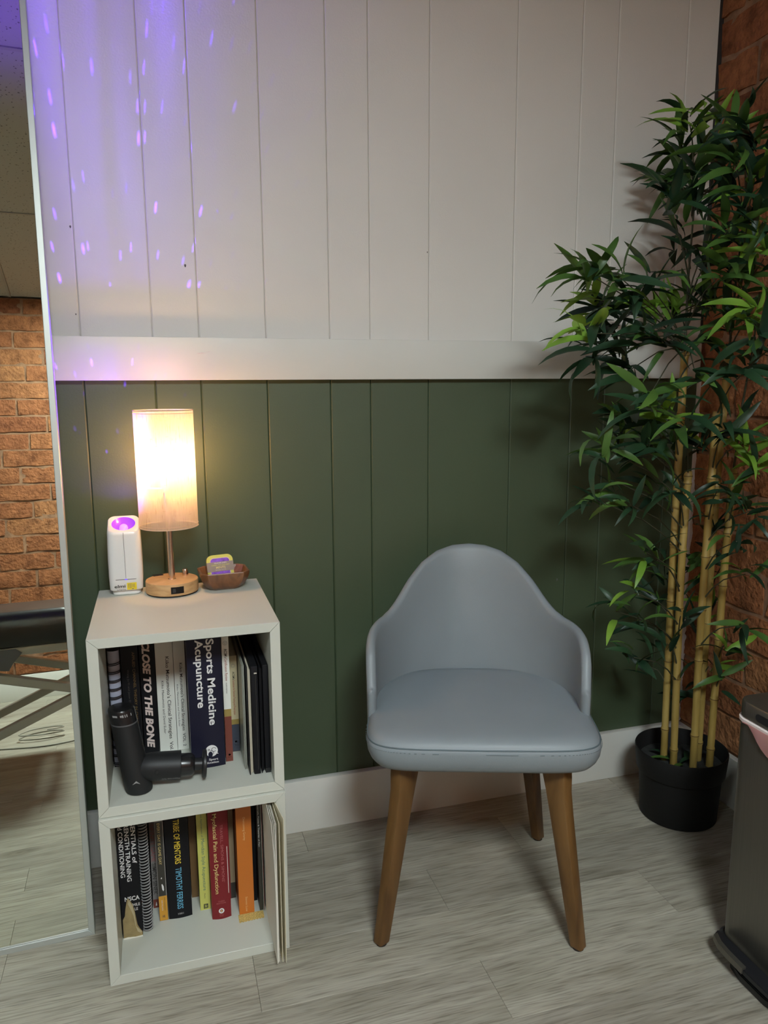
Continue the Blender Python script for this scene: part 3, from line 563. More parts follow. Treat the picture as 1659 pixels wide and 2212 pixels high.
# massage gun -----------------------------------------------------------------
def massage_gun():
    t = thing('massage_gun', 'matte black massage gun standing in the upper cube before the books', 'massage gun', (0.0735, 0.058, ZU))
    lean = math.radians(-7.5)          # handle leans to the left
    R = Matrix.Rotation(lean, 4, 'Y') @ Matrix.Rotation(math.radians(-9), 4, 'X')
    bm = bmesh.new(); n = 36
    rings = [circ(0.0225, 0.0, n), circ(0.0248, 0.0012, n), circ(0.0256, 0.004, n), circ(0.0258, 0.05, n), circ(0.0256, 0.09, n), circ(0.0250, 0.136, n)]
    rings = [[tuple((R @ Vector((x, y, 0)) if False else (Matrix.Shear('XY', 4, (0, 0)) @ Vector((x, y, z)))) ) for x, y, z in r] for r in rings]
    def bend(p):                       # base stays flat on the shelf, axis leans
        x, y, z = p; return (x-z*0.155, y+z*0.13, z)
    loft(bm, [[bend(p) for p in r] for r in rings], True, True, True); finish(bm, 'handle', 'gun', t, 40)
    bm = bmesh.new(); loft(bm, [[bend(p) for p in circ(0.0252, z, n)] for z in (0.1362, 0.1385)]); finish(bm, 'handle_ring', 'gun_ring', t, 40)
    bm = bmesh.new(); loft(bm, [[bend(p) for p in circ(r, z, n)] for r, z in ((0.0249, 0.1387), (0.0249, 0.162), (0.0235, 0.1652), (0.019, 0.1665))]); finish(bm, 'battery_cap', 'gun_gloss', t, 40)
    # print on the cap's rim
    for k, (a, w_, h_) in enumerate(((-118, 0.010, 0.0038), (-92, 0.003, 0.004), (-84, 0.003, 0.005), (-74, 0.0016, 0.0055), (-66, 0.0016, 0.0055), (-46, 0.002, 0.005))):
        a = math.radians(a); bm = bmesh.new(); r = 0.0251; z = 0.1565; P = Vector(bend((r*math.cos(a), r*math.sin(a), z))); tx = Vector((-math.sin(a), math.cos(a), 0)); up = Vector((-0.155, 0.13, 1)).normalized()
        vs = [bm.verts.new(P+tx*sx*w_/2+up*sz*h_/2) for sx, sz in ((-1, -1), (1, -1), (1, 1), (-1, 1))]; bm.faces.new(vs); finish(bm, 'battery_mark', 't_lgrey', t)
    # arm
    A = Vector(bend((0, 0, 0.0445))); d = Vector((0.9935, -0.02, -0.085)).normalized()
    def arm(nm, m, prof, n=32):
        bm = bmesh.new(); u = d.cross(Vector((0, 1, 0))).normalized(); v = u.cross(d)
        loft(bm, [[tuple(A+d*s+u*r*math.cos(2*PI*k/n)+v*r*math.sin(2*PI*k/n)) for k in range(n)] for s, r in prof]); bmesh.ops.recalc_face_normals(bm, faces=bm.faces[:]); return finish(bm, nm, m, t, 40)
    arm('motor_arm', 'gun', [(0.0, 0.0180), (0.014, 0.0232), (0.022, 0.0258), (0.030, 0.0270), (0.045, 0.0278), (0.0868, 0.0282), (0.0876, 0.0272)])
    arm('neck', 'gun_gloss', [(0.0877, 0.0225), (0.1045, 0.0222), (0.1085, 0.0214), (0.114, 0.0165)])
    arm('attachment_stem', 'black', [(0.1141, 0.0120), (0.1285, 0.0116)])
    arm('attachment_disc', 'black', [(0.1286, 0.0180), (0.1292, 0.0262), (0.1310, 0.0280), (0.1352, 0.0280), (0.1368, 0.0262), (0.1372, 0.018)])
    P = A + d*0.042 + Vector((0, -0.0277, 0.002)); bm = bmesh.new(); loft(bm, [[tuple(P+Vector((r*math.cos(2*PI*k/20), y, r*math.sin(2*PI*k/20)))) for k in range(20)] for r, y in ((0.0040, 0.002), (0.0040, -0.0004), (0.0034, -0.0006))]); bmesh.ops.recalc_face_normals(bm, faces=bm.faces[:]); finish(bm, 'button', 'gun_gloss', t, 40)
    put_text('lettering', 'Hypervolt GO', 't_lgrey', t, A+d*0.0840+Vector((0, -0.0241, -0.0140)), -d, (0.085, 0.45, -0.9), 0.034, 0.0033)
    P = Vector(bend((0, -0.0262, 0.0265))); bm = bmesh.new(); prism(bm, [(P.x-0.0068, P.z-0.003), (P.x, P.z+0.0035), (P.x+0.0068, P.z-0.003), (P.x, P.z-0.0002)], 'y', P.y-0.0004, P.y+0.0012); finish(bm, 'emblem', 't_lgrey', t)
massage_gun()

# lower cube, left to right ---------------------------------------------------
ZL = Z1+0.0198
tb = book('hardback_book', 'black book with three lines of white title and a torn spine foot', 0.0212, 0.0600, 0.1007, ZL, 0.284, 0.215, 'b_black', hard=True, group=G2)
spine(tb, 'title', 'ESSENTIALS of', 't_white', 0.2925, 0.1874, 0.0490, 0.0575, bold=0.012); spine(tb, 'title', 'STRENGTH TRAINING', 't_white', 0.2915, 0.1485, 0.0365, 0.0450, bold=0.012); spine(tb, 'title', 'and CONDITIONING', 't_white', 0.2840, 0.1595, 0.0245, 0.0330, bold=0.012)
across(tb, 'lettering', 'NSCA', 't_white', 0.0290, 0.0580, 0.1050, 0.0095, bold=0.02); across(tb, 'lettering', 'WHILE', 't_white', 0.0360, 0.0580, 0.0915, 0.0062, bold=0.01); across(tb, 'lettering', 'THE LE', 't_white', 0.0320, 0.0535, 0.0815, 0.0062, bold=0.01)
t_, o_ = tb
bm = bmesh.new(); prism(bm, [(x-o_.x, z-ZL) for x, z in ((0.0222, 0.0215), (0.0592, 0.0208), (0.0596, 0.030), (0.0540, 0.040), (0.0505, 0.048), (0.0490, 0.060), (0.0470, 0.078), (0.0440, 0.094), (0.0395, 0.105), (0.0350, 0.112), (0.0325, 0.106), (0.0310, 0.098), (0.0290, 0.088), (0.0270, 0.072), (0.0225, 0.064))], 'y', -0.0009, -0.0001); finish(bm, 'torn_patch', 'torn', t_)
bm = bmesh.new(); prism(bm, [(x-o_.x, z-ZL) for x, z in ((0.0480, 0.0450), (0.0588, 0.0310), (0.0560, 0.0285), (0.0500, 0.0330), (0.0465, 0.0480), (0.0440, 0.070), (0.0385, 0.088), (0.0345, 0.0985), (0.0362, 0.108), (0.0420, 0.096), (0.0462, 0.076))], 'y', -0.0014, -0.00095); finish(bm, 'torn_paper', 'torn_w', t_)
bm = bmesh.new(); prism(bm, [(x-o_.x, z-ZL) for x, z in ((0.0214, 0.0197), (0.0598, 0.0197), (0.0598, 0.0225), (0.045, 0.0215), (0.030, 0.0235), (0.0214, 0.0225))], 'y', -0.0016, -0.0001); finish(bm, 'torn_edge', 'paper_w', t_)
tb = book('spiral_manual', 'thick wire-bound black manual beside the torn black book', 0.0625, 0.0790, 0.116, ZL, 0.280, 0.200, 'b_black', 'paper_w', False, 0, G2)
coil(tb, 'wire_binding', 't_lgrey', 0.0707, 0.115, ZL+0.006, ZL+0.277, 0.0068, 0.0092, 0.00135)
tb = book('hardback_book', 'dusty grey book with dark author name and red foot, set back', 0.0812, 0.0932, 0.181, ZL, 0.235, 0.150, 'b_grey', hard=True, group=G2)
patch(tb, 'spine_band', 'b_redbrown', 0.0812, 0.0932, ZL+0.0005, 0.0405); spine(tb, 'title', 'THE INFINITE GAME', 't_rose', 0.2500, 0.1310, 0.0828, 0.0912); spine(tb, 'author_name', 'SIMON SINEK', 't_dim', 0.1272, 0.0520, 0.0828, 0.0912, bold=0.01)
bm = bmesh.new(); prism(bm, [(0.0045, 0.006), (0.0078, 0.006), (0.0068, 0.014), (0.0058, 0.014)], 'y', -0.0009, -0.0004); finish(bm, 'emblem', 't_white', tb[0])
tb = book('paperback_book', 'dark narrow book with amber foot and gold title in the lower cube', 0.0940, 0.1112, 0.135, ZL, 0.233, 0.190, 'b_grey', hard=False, group=G2)
patch(tb, 'spine_panel', 'b_char', 0.0950, 0.1096, 0.0780, 0.2490); patch(tb, 'spine_panel', 'b_amber', 0.0942, 0.1110, ZL+0.0005, 0.0775)
spine(tb, 'title', 'EVERY DAY IS GAME DAY', 't_cream', 0.2465, 0.1515, 0.0990, 0.1045, lift=0.0008)
bm = bmesh.new(); prism(bm, [(0.1015-0.0940+x, 0.096-ZL+z) for x, z in ((0, 0.009), (0.0016, 0.010), (0.0042, 0.004), (0.0045, -0.004), (0.003, -0.007), (0.0008, -0.002))], 'y', -0.0009, -0.0005); finish(bm, 'emblem', 't_white', tb[0])
bm = bmesh.new(); prism(bm, [(0.1005-0.0940+x, 0.119-ZL+z) for x, z in ((0, 0.0), (0.002, 0.003), (0.003, 0.001), (0.0015, -0.0015))], 'y', -0.0009, -0.0005); finish(bm, 'emblem', 't_white', tb[0])
spine(tb, 'author_name', 'MARK CUNNINGHAM', 't_dim', 0.0745, 0.0440, 0.1050, 0.1070, lift=0.0008); spine(tb, 'author_name', 'BOB WILLIAMS', 't_white', 0.0680, 0.0440, 0.0995, 0.1018, lift=0.0008); across(tb, 'publisher_name', 'HK', 't_dim', 0.1000, 0.1060, 0.0270, 0.0060, lift=0.0008, bold=0.02)
tb = book('hardback_book', 'thick black book with yellow and blue lettering down its spine', 0.1130, 0.1615, 0.1325, ZL, 0.240, 0.195, 'b_black', hard=True, rnd=0.003, group=G2)
spine(tb, 'title', 'TRIBE OF MENTORS', 't_yellow', 0.2500, 0.1478, 0.1318, 0.1436, bold=0.012); spine(tb, 'author_name', 'TIMOTHY FERRISS', 't_blue', 0.1390, 0.0420, 0.1318, 0.1436, bold=0.012); across(tb, 'publisher_name', 'HMH', 't_lgrey', 0.1320, 0.1435, 0.0282, 0.0046, bold=0.01)
tb = book('paperback_book', 'khaki brown book set back between the thick black and lime books', 0.1632, 0.1780, 0.192, ZL, 0.245, 0.140, 'b_brown', hard=False, group=G2)
tb = book('paperback_book', 'lime yellow paperback left of the thick red book', 0.1792, 0.2008, 0.143, ZL, 0.262, 0.190, 'b_lime', hard=False, group=G2)
spine(tb, 'title', 'Clinical Applications of', 't_teal', 0.2585, 0.1930, 0.1880, 0.1915); spine(tb, 'title', 'Meridian Style Acupuncture', 't_teal', 0.1890, 0.0665, 0.1872, 0.1940); spine(tb, 'author_name', 'Pacini', 't_dim', 0.0590, 0.0478, 0.1885, 0.1912)
patch(tb, 'emblem', 'ink', 0.1862, 0.1956, 0.0232, 0.0338)
t_, o_ = tb; bm = bmesh.new()
for p, q in (((0.1870, 0.0325), (0.1945, 0.0250)), ((0.1892, 0.0245), (0.1900, 0.0330)), ((0.1920, 0.0330), (0.1915, 0.0242)), ((0.1872, 0.0270), (0.1948, 0.0300))): add_tube(bm, [(p[0]-o_.x, -0.0006, p[1]-ZL), (q[0]-o_.x, -0.0006, q[1]-ZL)], 0.0004, 4)
finish(bm, 'emblem_line', 'b_lime', t_)
tb = book('hardback_book', 'thick red book with cream title and round white emblem', 0.2020, 0.2420, 0.103, ZL, 0.284, 0.225, 'b_red', hard=True, rnd=0.004, group=G2)
spine(tb, 'title', 'Myofascial Pain and Dysfunction', 't_cream', 0.2660, 0.0808, 0.2110, 0.2190, dy=0.0012, bold=0.006); spine(tb, 'author_name', "TRAVELL, SIMONS & SIMONS'", 't_rose', 0.2390, 0.1060, 0.2255, 0.2310, dy=0.0008)
across(tb, 'lettering', 'THIRD', 't_rose', 0.2150, 0.2290, 0.0605, 0.0030, dy=0.0004); across(tb, 'lettering', 'EDITION', 't_rose', 0.2120, 0.2310, 0.0560, 0.0030, dy=0.0004)
disc(tb, 'emblem', 't_white', 0.2215, 0.0395, 0.0058, 0.0008); disc(tb, 'emblem_ring', 'b_red', 0.2215, 0.0400, 0.0030, 0.0012); disc(tb, 'emblem_dot', 't_cream', 0.2215, 0.0400, 0.0016, 0.0015)
across(tb, 'publisher_name', 'Wolters', 't_rose', 0.2170, 0.2262, 0.0298, 0.0026, dy=0.0004); across(tb, 'publisher_name', 'Kluwer', 't_rose', 0.2175, 0.2256, 0.0264, 0.0026, dy=0.0004)
patch(tb, 'spine_stripe', 't_pink', 0.2378, 0.2390, 0.0770, 0.1860, 0.0004, 0.0022)
tb = book('paperback_book', 'slim tan and black book set back beside the thick red book', 0.2440, 0.2575, 0.164, ZL, 0.240, 0.165, 'b_tan', hard=False, group=G2)
patch(tb, 'spine_band', 'b_char', 0.2472, 0.2575, ZL+0.0005, 0.058); patch(tb, 'spine_band', 'b_red', 0.2440, 0.2470, ZL+0.0005, 0.2590)
tb = book('paperback_book', 'bright orange paperback behind the gold paper strip', 0.2592, 0.2912, 0.1045, ZL, 0.279, 0.215, 'b_orange', hard=False, group=G2)
spine(tb, 'title', 'Overcoming Gravity', 't_pale_orange', 0.2470, 0.1930, 0.2735, 0.2782); spine(tb, 'author_name', 'Steven Low', 't_pale_orange', 0.0600, 0.0248, 0.2730, 0.2775)
tb = book('paperback_book', 'thin black book right beside the orange book', 0.2925, 0.3022, 0.141, ZL, 0.270, 0.190, 'b_black', hard=False, group=G2)
tb = book('paperback_book', 'thin black book with a small white title, right of another thin black one', 0.3032, 0.3102, 0.106, ZL, 0.279, 0.215, 'b_char', hard=False, group=G2)
spine(tb, 'title', 'Reversals, Points & Theories of Pain', 't_white', 0.2720, 0.1710, 0.3052, 0.3082)
def pocket(x0, x1, y0, y1, z, h):
    t = thing('plastic_pocket', 'smoky plastic pocket with a red sheet beside the white paper packet', 'folder', (x0, y0, z))
    box('pocket_sleeve', (0, 0, 0), (0.0012, y1-y0, h), 'b_smoke', t); box('red_sheet', (0.0014, 0.002, 0.0005), (0.0024, y1-y0-.004, h-0.012), 'b_red', t); box('pocket_sleeve', (0.0026, 0.012, 0), (0.0036, y1-y0, h), 'b_smoke', t)
pocket(0.3110, 0.3146, 0.102, 0.32, ZL, 0.272)
def packet():
    t = thing('paper_packet', 'bundle of white paper sheets sticking out of the lower cube', 'paper', (0.3163, -0.060, ZL))
    for i in range(4):
        x = 0.0013*i; bm = bmesh.new(); n = 8; L_ = 0.30; h = 0.305-0.003*i; top = (-0.0040, -0.0018, 0.0004, 0.0016)[i]
        rows = []
        for k in range(n+1):
            u = k/n; z = h*u; bx = x + top*max(0, (u-0.55)/0.45)**1.6 + 0.0012*math.sin(PI*u)*0.6
            rows.append([(bx, 0.002*i, z), (bx+0.0009, 0.002*i, z), (bx+0.0009, L_, z), (bx, L_, z)])
        loft(bm, rows); bmesh.ops.recalc_face_normals(bm, faces=bm.faces[:]); finish(bm, 'sheet', 'paper_w', t, 30)
packet()
def manila():
    t = thing('manila_folder', 'cream card folder standing at the right side of the lower cube', 'folder', (0.3258, -0.062, ZL))
    for i, (dx, h, y) in enumerate(((0.0, 0.300, 0.004), (0.0026, 0.3085, 0.0))):
        bm = bmesh.new(); rows = []
        for k in range(7):
            u = k/6; z = h*u; f = (0.0015, 0.0075)[i]*(0.6+0.4*u); rows.append([(dx+f, y, z), (dx+f+0.0010, y, z), (dx+0.0012, 0.068, z), (dx+0.0012, 0.29, z), (dx, 0.29, z), (dx, 0.068, z)])
        loft(bm, rows); bmesh.ops.recalc_face_normals(bm, faces=bm.faces[:]); finish(bm, 'card_leaf', 'card', t, 30)
manila()
bm = bmesh.new(); pts = [(0.2560, 0.1038), (0.3095, 0.1038), (0.3095, 0.0840)]
for k in range(9):
    for j in range(5):
        a = PI*j/5; cx = 0.3095-0.0060*(k+0.5)+0.0001; pts.append((cx+0.0029*math.cos(a), 0.0830-0.0032*math.sin(a)-0.0002*k))
pts.append((0.2560, 0.082)); prism(bm, pts, 'z', ZL, ZL+0.0007); o = finish(bm, 'gold_strip', 'gold_lace'); tag(o, 'scalloped gold paper strip on the shelf before the orange book', 'paper strip')

# ------------------------------------------------------------------ on top of the cubes
ZT = Z2+0.3492
def table_lamp():
    t = thing('table_lamp', 'table lamp with glowing linen cylinder shade on the white cubes', 'lamp', (0.158, 0.300, ZT))
    lathe('base', [(0.052, 0.0020), (0.0562, 0.0035), (0.0566, 0.006), (0.0566, 0.026), (0.0558, 0.0284), (0.054, 0.0292)], 'lamp_wood', t, 64)
    lathe('base_foot', [(0.0535, 0.0), (0.0555, 0.0006), (0.0555, 0.0022)], 'black', t, 48)
    lathe('pole', [(0.0085, 0.0293), (0.0074, 0.0300), (0.0071, 0.034), (0.0071, 0.230)], 'brass', t, 24)
    lathe('dimmer_knob', [(0.0066, 0.0293), (0.0066, 0.0435), (0.0058, 0.0445)], 'brass', t, 24, (0.0295, 0.0225, 0))
    box('top_socket', (-0.011, -0.006, 0.0293), (0.011, 0.006, 0.0306), 'black', t, loc=(-0.030, 0.040, 0)).rotation_euler = (0, 0, 0.25)
    bm = bmesh.new(); R = 0.0569
    a0, a1 = math.radians(-94), math.radians(-66); rr = []
    for z in (0.0085, 0.0235): rr.append([(R*math.cos(a0+(a1-a0)*k/6), R*math.sin(a0+(a1-a0)*k/6), z) for k in range(7)])
    loft(bm, rr, False, False, False); bmesh.ops.solidify(bm, geom=bm.faces[:], thickness=-0.0006); finish(bm, 'usb_plate', 'black', t, 40)
    for a in (-87,):
        a = math.radians(a); o = box('usb_port', (-0.0035, -0.0004, 0.0115), (0.0035, 0.0004, 0.0205), 'gun_gloss', t, loc=(0.0577*math.cos(a), 0.0577*math.sin(a), 0)); o.rotation_euler = (0, 0, a+PI/2)
    r, z0, z1 = 0.0622, 0.1482, 0.3990
    bm = bmesh.new(); loft(bm, [circ(r, z, 72) for z in (z0, z0+.06, z0+.125, z0+.19, z1)], True, False, False); finish(bm, 'shade', 'linen', t, 60)
    bm = bmesh.new()
    for z in (z0, z1): add_tube(bm, [(r*math.cos(2*PI*k/64), r*math.sin(2*PI*k/64), z) for k in range(65)], 0.0009, 6)
    for z in (z0+.006, z1-.006): add_tube(bm, [((r+.0002)*math.cos(2*PI*k/64), (r+.0002)*math.sin(2*PI*k/64), z) for k in range(65)], 0.0005, 4)
    finish(bm, 'shade_hem', 'linen_trim', t, 60)
    bm = bmesh.new()
    for k in range(3):
        a = 2*PI*k/3+0.4; add_tube(bm, [(0.008*math.cos(a), 0.008*math.sin(a), 0.2300), ((r-.001)*math.cos(a), (r-.001)*math.sin(a), 0.2300)], 0.0012, 6)
    finish(bm, 'shade_spider', 'brass', t, 40)
    lathe('bulb_socket', [(0.012, 0.2302), (0.012, 0.262), (0.010, 0.264)], 'white_metal', t, 20)
    o = lathe('bulb', [(0.010, 0.2642), (0.013, 0.272), (0.020, 0.284), (0.0225, 0.296), (0.019, 0.309), (0.010, 0.318), (0.002, 0.320)], 'bulb', t, 24)
    o.visible_shadow = True
table_lamp()

def projector():
    cx, cy = 0.0622, 0.326; t = thing('star_projector', 'white upright star projector with violet lens left of the lamp', 'projector', (cx, cy, ZT))
    bm = bmesh.new(); n = 10
    def ring(w_, d_, z, tiltz=0, dy=0, r=0.014): return [(x, y+dy, zz+tiltz*(y/(d_/2))) for x, y, zz in rrect2(w_, d_, r, z, 6, 6)]
    loft(bm, [ring(0.055, 0.050, 0.0, 0, 0.002, 0.012), ring(0.059, 0.055, 0.0018, 0, 0.002, 0.014), ring(0.060, 0.056, 0.012, 0, 0.002, 0.014)], True, True, True); finish(bm, 'foot', 'white_plastic', t, 40)
    bm = bmesh.new(); rs = []
    for z, w_, d_, tz, dy in ((0.0115, 0.066, 0.062, 0, 0), (0.0135, 0.0695, 0.0655, 0, 0), (0.04, 0.0712, 0.067, 0, 0), (0.075, 0.0712, 0.067, 0.002, 0.001), (0.115, 0.0698, 0.066, 0.005, 0.002), (0.143, 0.068, 0.064, 0.0105, 0.003), (0.1515, 0.0662, 0.062, 0.0120, 0.003), (0.1540, 0.0625, 0.058, 0.0120, 0.003)):
        rs.append(ring(w_, d_, z, tz, dy))
    N = len(rs[0]); k_ = 0.0120/0.029
    def ell(a, b, z): return [(a*math.cos(th), 0.003+b*math.sin(th), z+k_*b*math.sin(th)) for th in [math.atan2(p[1]-0.003, p[0]) for p in rs[-1]]]
    rs.append(ell(0.0262, 0.0262, 0.1543)); rs.append(ell(0.0248, 0.0248, 0.1535)); loft(bm, rs, True, True, False); finish(bm, 'body', 'white_plastic', t, 45)
    bm = bmesh.new(); loft(bm, [ell(0.0247, 0.0247, 0.1534), ell(0.0215, 0.0215, 0.1485), ell(0.0165, 0.0165, 0.1435), ell(0.008, 0.008, 0.1425)], True, False, True); finish(bm, 'lens_dish', 'purple_glow', t, 60)
    bm = bmesh.new(); loft(bm, [ell(0.0095, 0.0095, 0.1430), ell(0.0082, 0.0082, 0.1475), ell(0.005, 0.005, 0.1500), ell(0.0015, 0.0015, 0.1508)], True, False, True); finish(bm, 'lens_dome', 'lens_clear', t, 60)
    bm = bmesh.new(); pts = [(0.0212*(-1+2*k/10)) for k in range(11)]; yf = -0.0338
    loft(bm, [[(x, yf, 0.0362), (x, yf-0.0004, 0.0362), (x, yf-0.0004, 0.0374), (x, yf, 0.0374)] for x in pts]); bmesh.ops.recalc_face_normals(bm, faces=bm.faces[:]); finish(bm, 'slot_line', 'ink_grey', t)
    box('status_light', (-0.0028, yf-0.0008, 0.0360), (0.0028, yf-0.0001, 0.0376), 'violet_led', t)
    box('seam_line', (-0.0003, yf-0.0001, 0.039), (0.0003, yf+0.0006, 0.140), 'gun_ring', t)
    put_text('lettering', 'elmi', 'ink', t, (-0.0245, yf-0.0001, 0.0190), (1, 0, 0), (0, 0, 1), 0.0225, 0.0068, bold=0.015); put_text('lettering', 'alelii', 'ink_grey', t, (-0.0200, yf-0.0001, 0.0130), (1, 0, 0), (0, 0, 1), 0.0185, 0.0036)
    box('warning_label', (0.0012, yf-0.0006, 0.0135), (0.0212, yf, 0.0290), 'yellow', t)
    bm = bmesh.new()
    for x, a, b in ((0.004, 0.018, 0.027), (0.007, 0.017, 0.0275), (0.0095, 0.017, 0.0275), (0.013, 0.019, 0.026), (0.0155, 0.018, 0.027)): add_box(bm, (x, yf-0.0009, a), (x+0.0009, yf-0.0006, b))
    add_box(bm, (0.011, yf-0.0009, 0.0148), (0.0150, yf-0.0006, 0.0162)); finish(bm, 'label_print', 'ink_grey', t)
    # the projector's own beam: violet specks and a soft cloud thrown upward
    for part, soft in (('cloud', 0.013), ('specks', 0.0015)): projector_beam(t, part, soft)
def projector_beam(t, part, soft):
    l = bpy.data.lights.new('projector_'+part, 'SPOT'); l.energy = LASER_W; l.spot_size = math.radians(150); l.spot_blend = 0.3; l.shadow_soft_size = soft; l.color = (1, 1, 1)
    lo = bpy.data.objects.new('projector_'+part, l); C.objects.link(lo); lo.parent = t; lo.location = (0, 0.003, 0.166); lo.rotation_euler = (PI, 0, 0)
    l.use_nodes = True; nt = l.node_tree; L = nt.links.new; N_ = nt.nodes.new; em = nt.nodes['Emission']
    tc = N_('ShaderNodeTexCoord'); sep = N_('ShaderNodeSeparateXYZ'); L(tc.outputs['Normal'], sep.inputs[0])
    def mth(op, a, b=None, c=None, clamp=False):
        n = N_('ShaderNodeMath'); n.operation = op; n.use_clamp = clamp
        for i, v in enumerate((a, b, c)):
            if v is None: continue
            if isinstance(v, (int, float)): n.inputs[i].default_value = v
            else: L(v, n.inputs[i])
        return n.outputs[0]
    az = mth('ABSOLUTE', sep.outputs[2]); az = mth('MAXIMUM', az, 0.02)
    u = mth('DIVIDE', sep.outputs[0], az); v = mth('DIVIDE', mth('ABSOLUTE', sep.outputs[1]), az); vv = mth('MAXIMUM', v, 0.03)
    p = mth('DIVIDE', u, vv); q = mth('DIVIDE', 1.0, vv)          # position on a wall parallel to the device
    def comb(x, y):
        n = N_('ShaderNodeCombineXYZ'); L(x, n.inputs[0]); L(y, n.inputs[1]); return n.outputs[0]
    vor = N_('ShaderNodeTexVoronoi'); vor.voronoi_dimensions = '2D'; vor.inputs['Scale'].default_value = 1.0
    L(comb(mth('MULTIPLY', p, 2.1), mth('MULTIPLY', q, 1.2)), vor.inputs['Vector'])
    # elongate the specks: distance measured inside the cell is already in stretched space
    csep = N_('ShaderNodeSeparateColor'); L(vor.outputs['Color'], csep.inputs[0])
    spot = mth('LESS_THAN', vor.outputs['Distance'], mth('MULTIPLY_ADD', csep.outputs[0], 0.04, 0.042))
    spot = mth('MULTIPLY', spot, mth('POWER', csep.outputs[1], 2.6))
    nz = N_('ShaderNodeTexNoise'); nz.noise_dimensions = '2D'; nz.inputs['Scale'].default_value = 1.0; nz.inputs['Detail'].default_value = 2.0
    L(comb(mth('MULTIPLY', p, 1.5), mth('MULTIPLY', q, 0.10)), nz.inputs['Vector'])
    cloud = mth('MULTIPLY_ADD', mth('POWER', nz.outputs['Fac'], 3.0), 2.2, 0.25)
    side = mth('POWER', 2.718, mth('MULTIPLY', mth('MULTIPLY', mth('ADD', p, CLOUD_X), mth('ADD', p, CLOUD_X)), -0.045))   # fades sideways
    q3 = mth('MINIMUM', mth('POWER', q, CLOUD_POW), 70000.0)
    E_ = mth('MULTIPLY', mth('MULTIPLY', cloud, side), mth('MULTIPLY', q3, CLOUD_K))
    up = mth('LESS_THAN', v, 0.055); E_ = mth('MULTIPLY', E_, mth('MULTIPLY_ADD', up, -0.93, 1.0))
    S_ = mth('MULTIPLY', mth('MULTIPLY', spot, mth('POWER', side, 2.0)), mth('MULTIPLY', mth('MINIMUM', mth('POWER', q, 2.9), 2200.0), SPOT_K))
    # a second soft patch thrown forward onto the ceiling
    fwd = mth('DIVIDE', sep.outputs[1], az); a1 = mth('SUBTRACT', fwd, 0.50); a2 = mth('ADD', u, 0.16)
    rr_ = mth('ADD', mth('MULTIPLY', mth('MULTIPLY', a1, a1), 30.0), mth('MULTIPLY', mth('MULTIPLY', a2, a2), 22.0))
    patch_ = mth('MULTIPLY', mth('POWER', 2.718, mth('MULTIPLY', rr_, -1.0)), CEIL_K)
    tot = mth('ADD', E_, patch_) if part == 'cloud' else S_
    glow = mth('ADD', tot, 0.008 if part == 'cloud' else 0.0)
    em.inputs['Color'].default_value = (0.12, 0.02, 1.0, 1); L(glow, em.inputs['Strength'])
projector()

def wooden_bowl():
    t = thing('wooden_bowl', 'small faceted wooden bowl holding a tin of mints beside the lamp', 'bowl', (0.2700, 0.3040, ZT), math.radians(3))
    def oct_(w_, d_, ch, z):
        x, y = w_/2, d_/2; c = [(x, -y+ch), (x, y-ch), (x-ch, y), (-x+ch, y), (-x, y-ch), (-x, -y+ch), (-x+ch, -y), (x-ch, -y)]
        out = []
        for i in range(8):
            a, b = c[i], c[(i+1) % 8]
            for k in range(3): s = k/3; out.append((a[0]+(b[0]-a[0])*s, a[1]+(b[1]-a[1])*s, z))
        return out
    bm = bmesh.new()
    loft(bm, [oct_(0.062, 0.050, 0.010, 0.0), oct_(0.066, 0.054, 0.011, 0.0012), oct_(0.084, 0.070, 0.013, 0.009), oct_(0.100, 0.084, 0.014, 0.022), oct_(0.1075, 0.090, 0.015, 0.034), oct_(0.1085, 0.091, 0.015, 0.0400), oct_(0.1075, 0.090, 0.015, 0.0412), oct_(0.099, 0.081, 0.014, 0.0410), oct_(0.096, 0.078, 0.014, 0.0380), oct_(0.080, 0.064, 0.018, 0.018), oct_(0.060, 0.048, 0.014, 0.0085), oct_(0.03, 0.024, 0.008, 0.0065)], True, True, True)
    finish(bm, 'bowl_shell', 'bowl', t, 25)
wooden_bowl()
def mint_tin():
    t = thing('mint_tin', 'lime edged tin of mints propped up in the wooden bowl', 'tin', (0.2660, 0.2955, ZT+0.0105)); t.rotation_euler = (math.radians(-14), math.radians(-2), math.radians(3))
    def slab(nm, m, w_, z0, z1, y0, y1, r, cx=0):
        bm = bmesh.new(); pts = [(x, zz) for x, zz, _ in rrect(w_, z1-z0, r, 0, 6, (cx, (z0+z1)/2))]; prism(bm, pts, 'y', y0, y1); return finish(bm, nm, m, t, 40)
    slab('tin_body', 'tin_y', 0.058, 0.0, 0.065, 0.0, 0.014, 0.013)
    slab('tin_rim', 'tin_rim', 0.0445, 0.012, 0.0585, -0.0006, -0.0001, 0.008)
    slab('mint_window', 'foil', 0.0415, 0.0135, 0.0570, -0.0011, -0.0007, 0.007)
    slab('paper_band', 'tin_g', 0.0588, 0.0275, 0.0490, -0.0019, 0.0146, 0.0005)
    def tx(s, m, x0, x1, z, h, **k): put_text('lettering', s, m, t, (x0, -0.0020, z), (1, 0, 0), (0, 0, 1), x1-x0, h, **k)
    tx("TRADER JOE'S", 't_pink', -0.0140, 0.0140, 0.0452, 0.0026, bold=0.02); tx('GREEN TEA INFUSED', 'tin_y', -0.0200, 0.0205, 0.0405, 0.0026); tx('MINTS', 't_cream', -0.0100, 0.0110, 0.0340, 0.0048, bold=0.01); tx('NATURAL FLAVOR', 't_pink', -0.0115, 0.0120, 0.0300, 0.0018)
mint_tin()

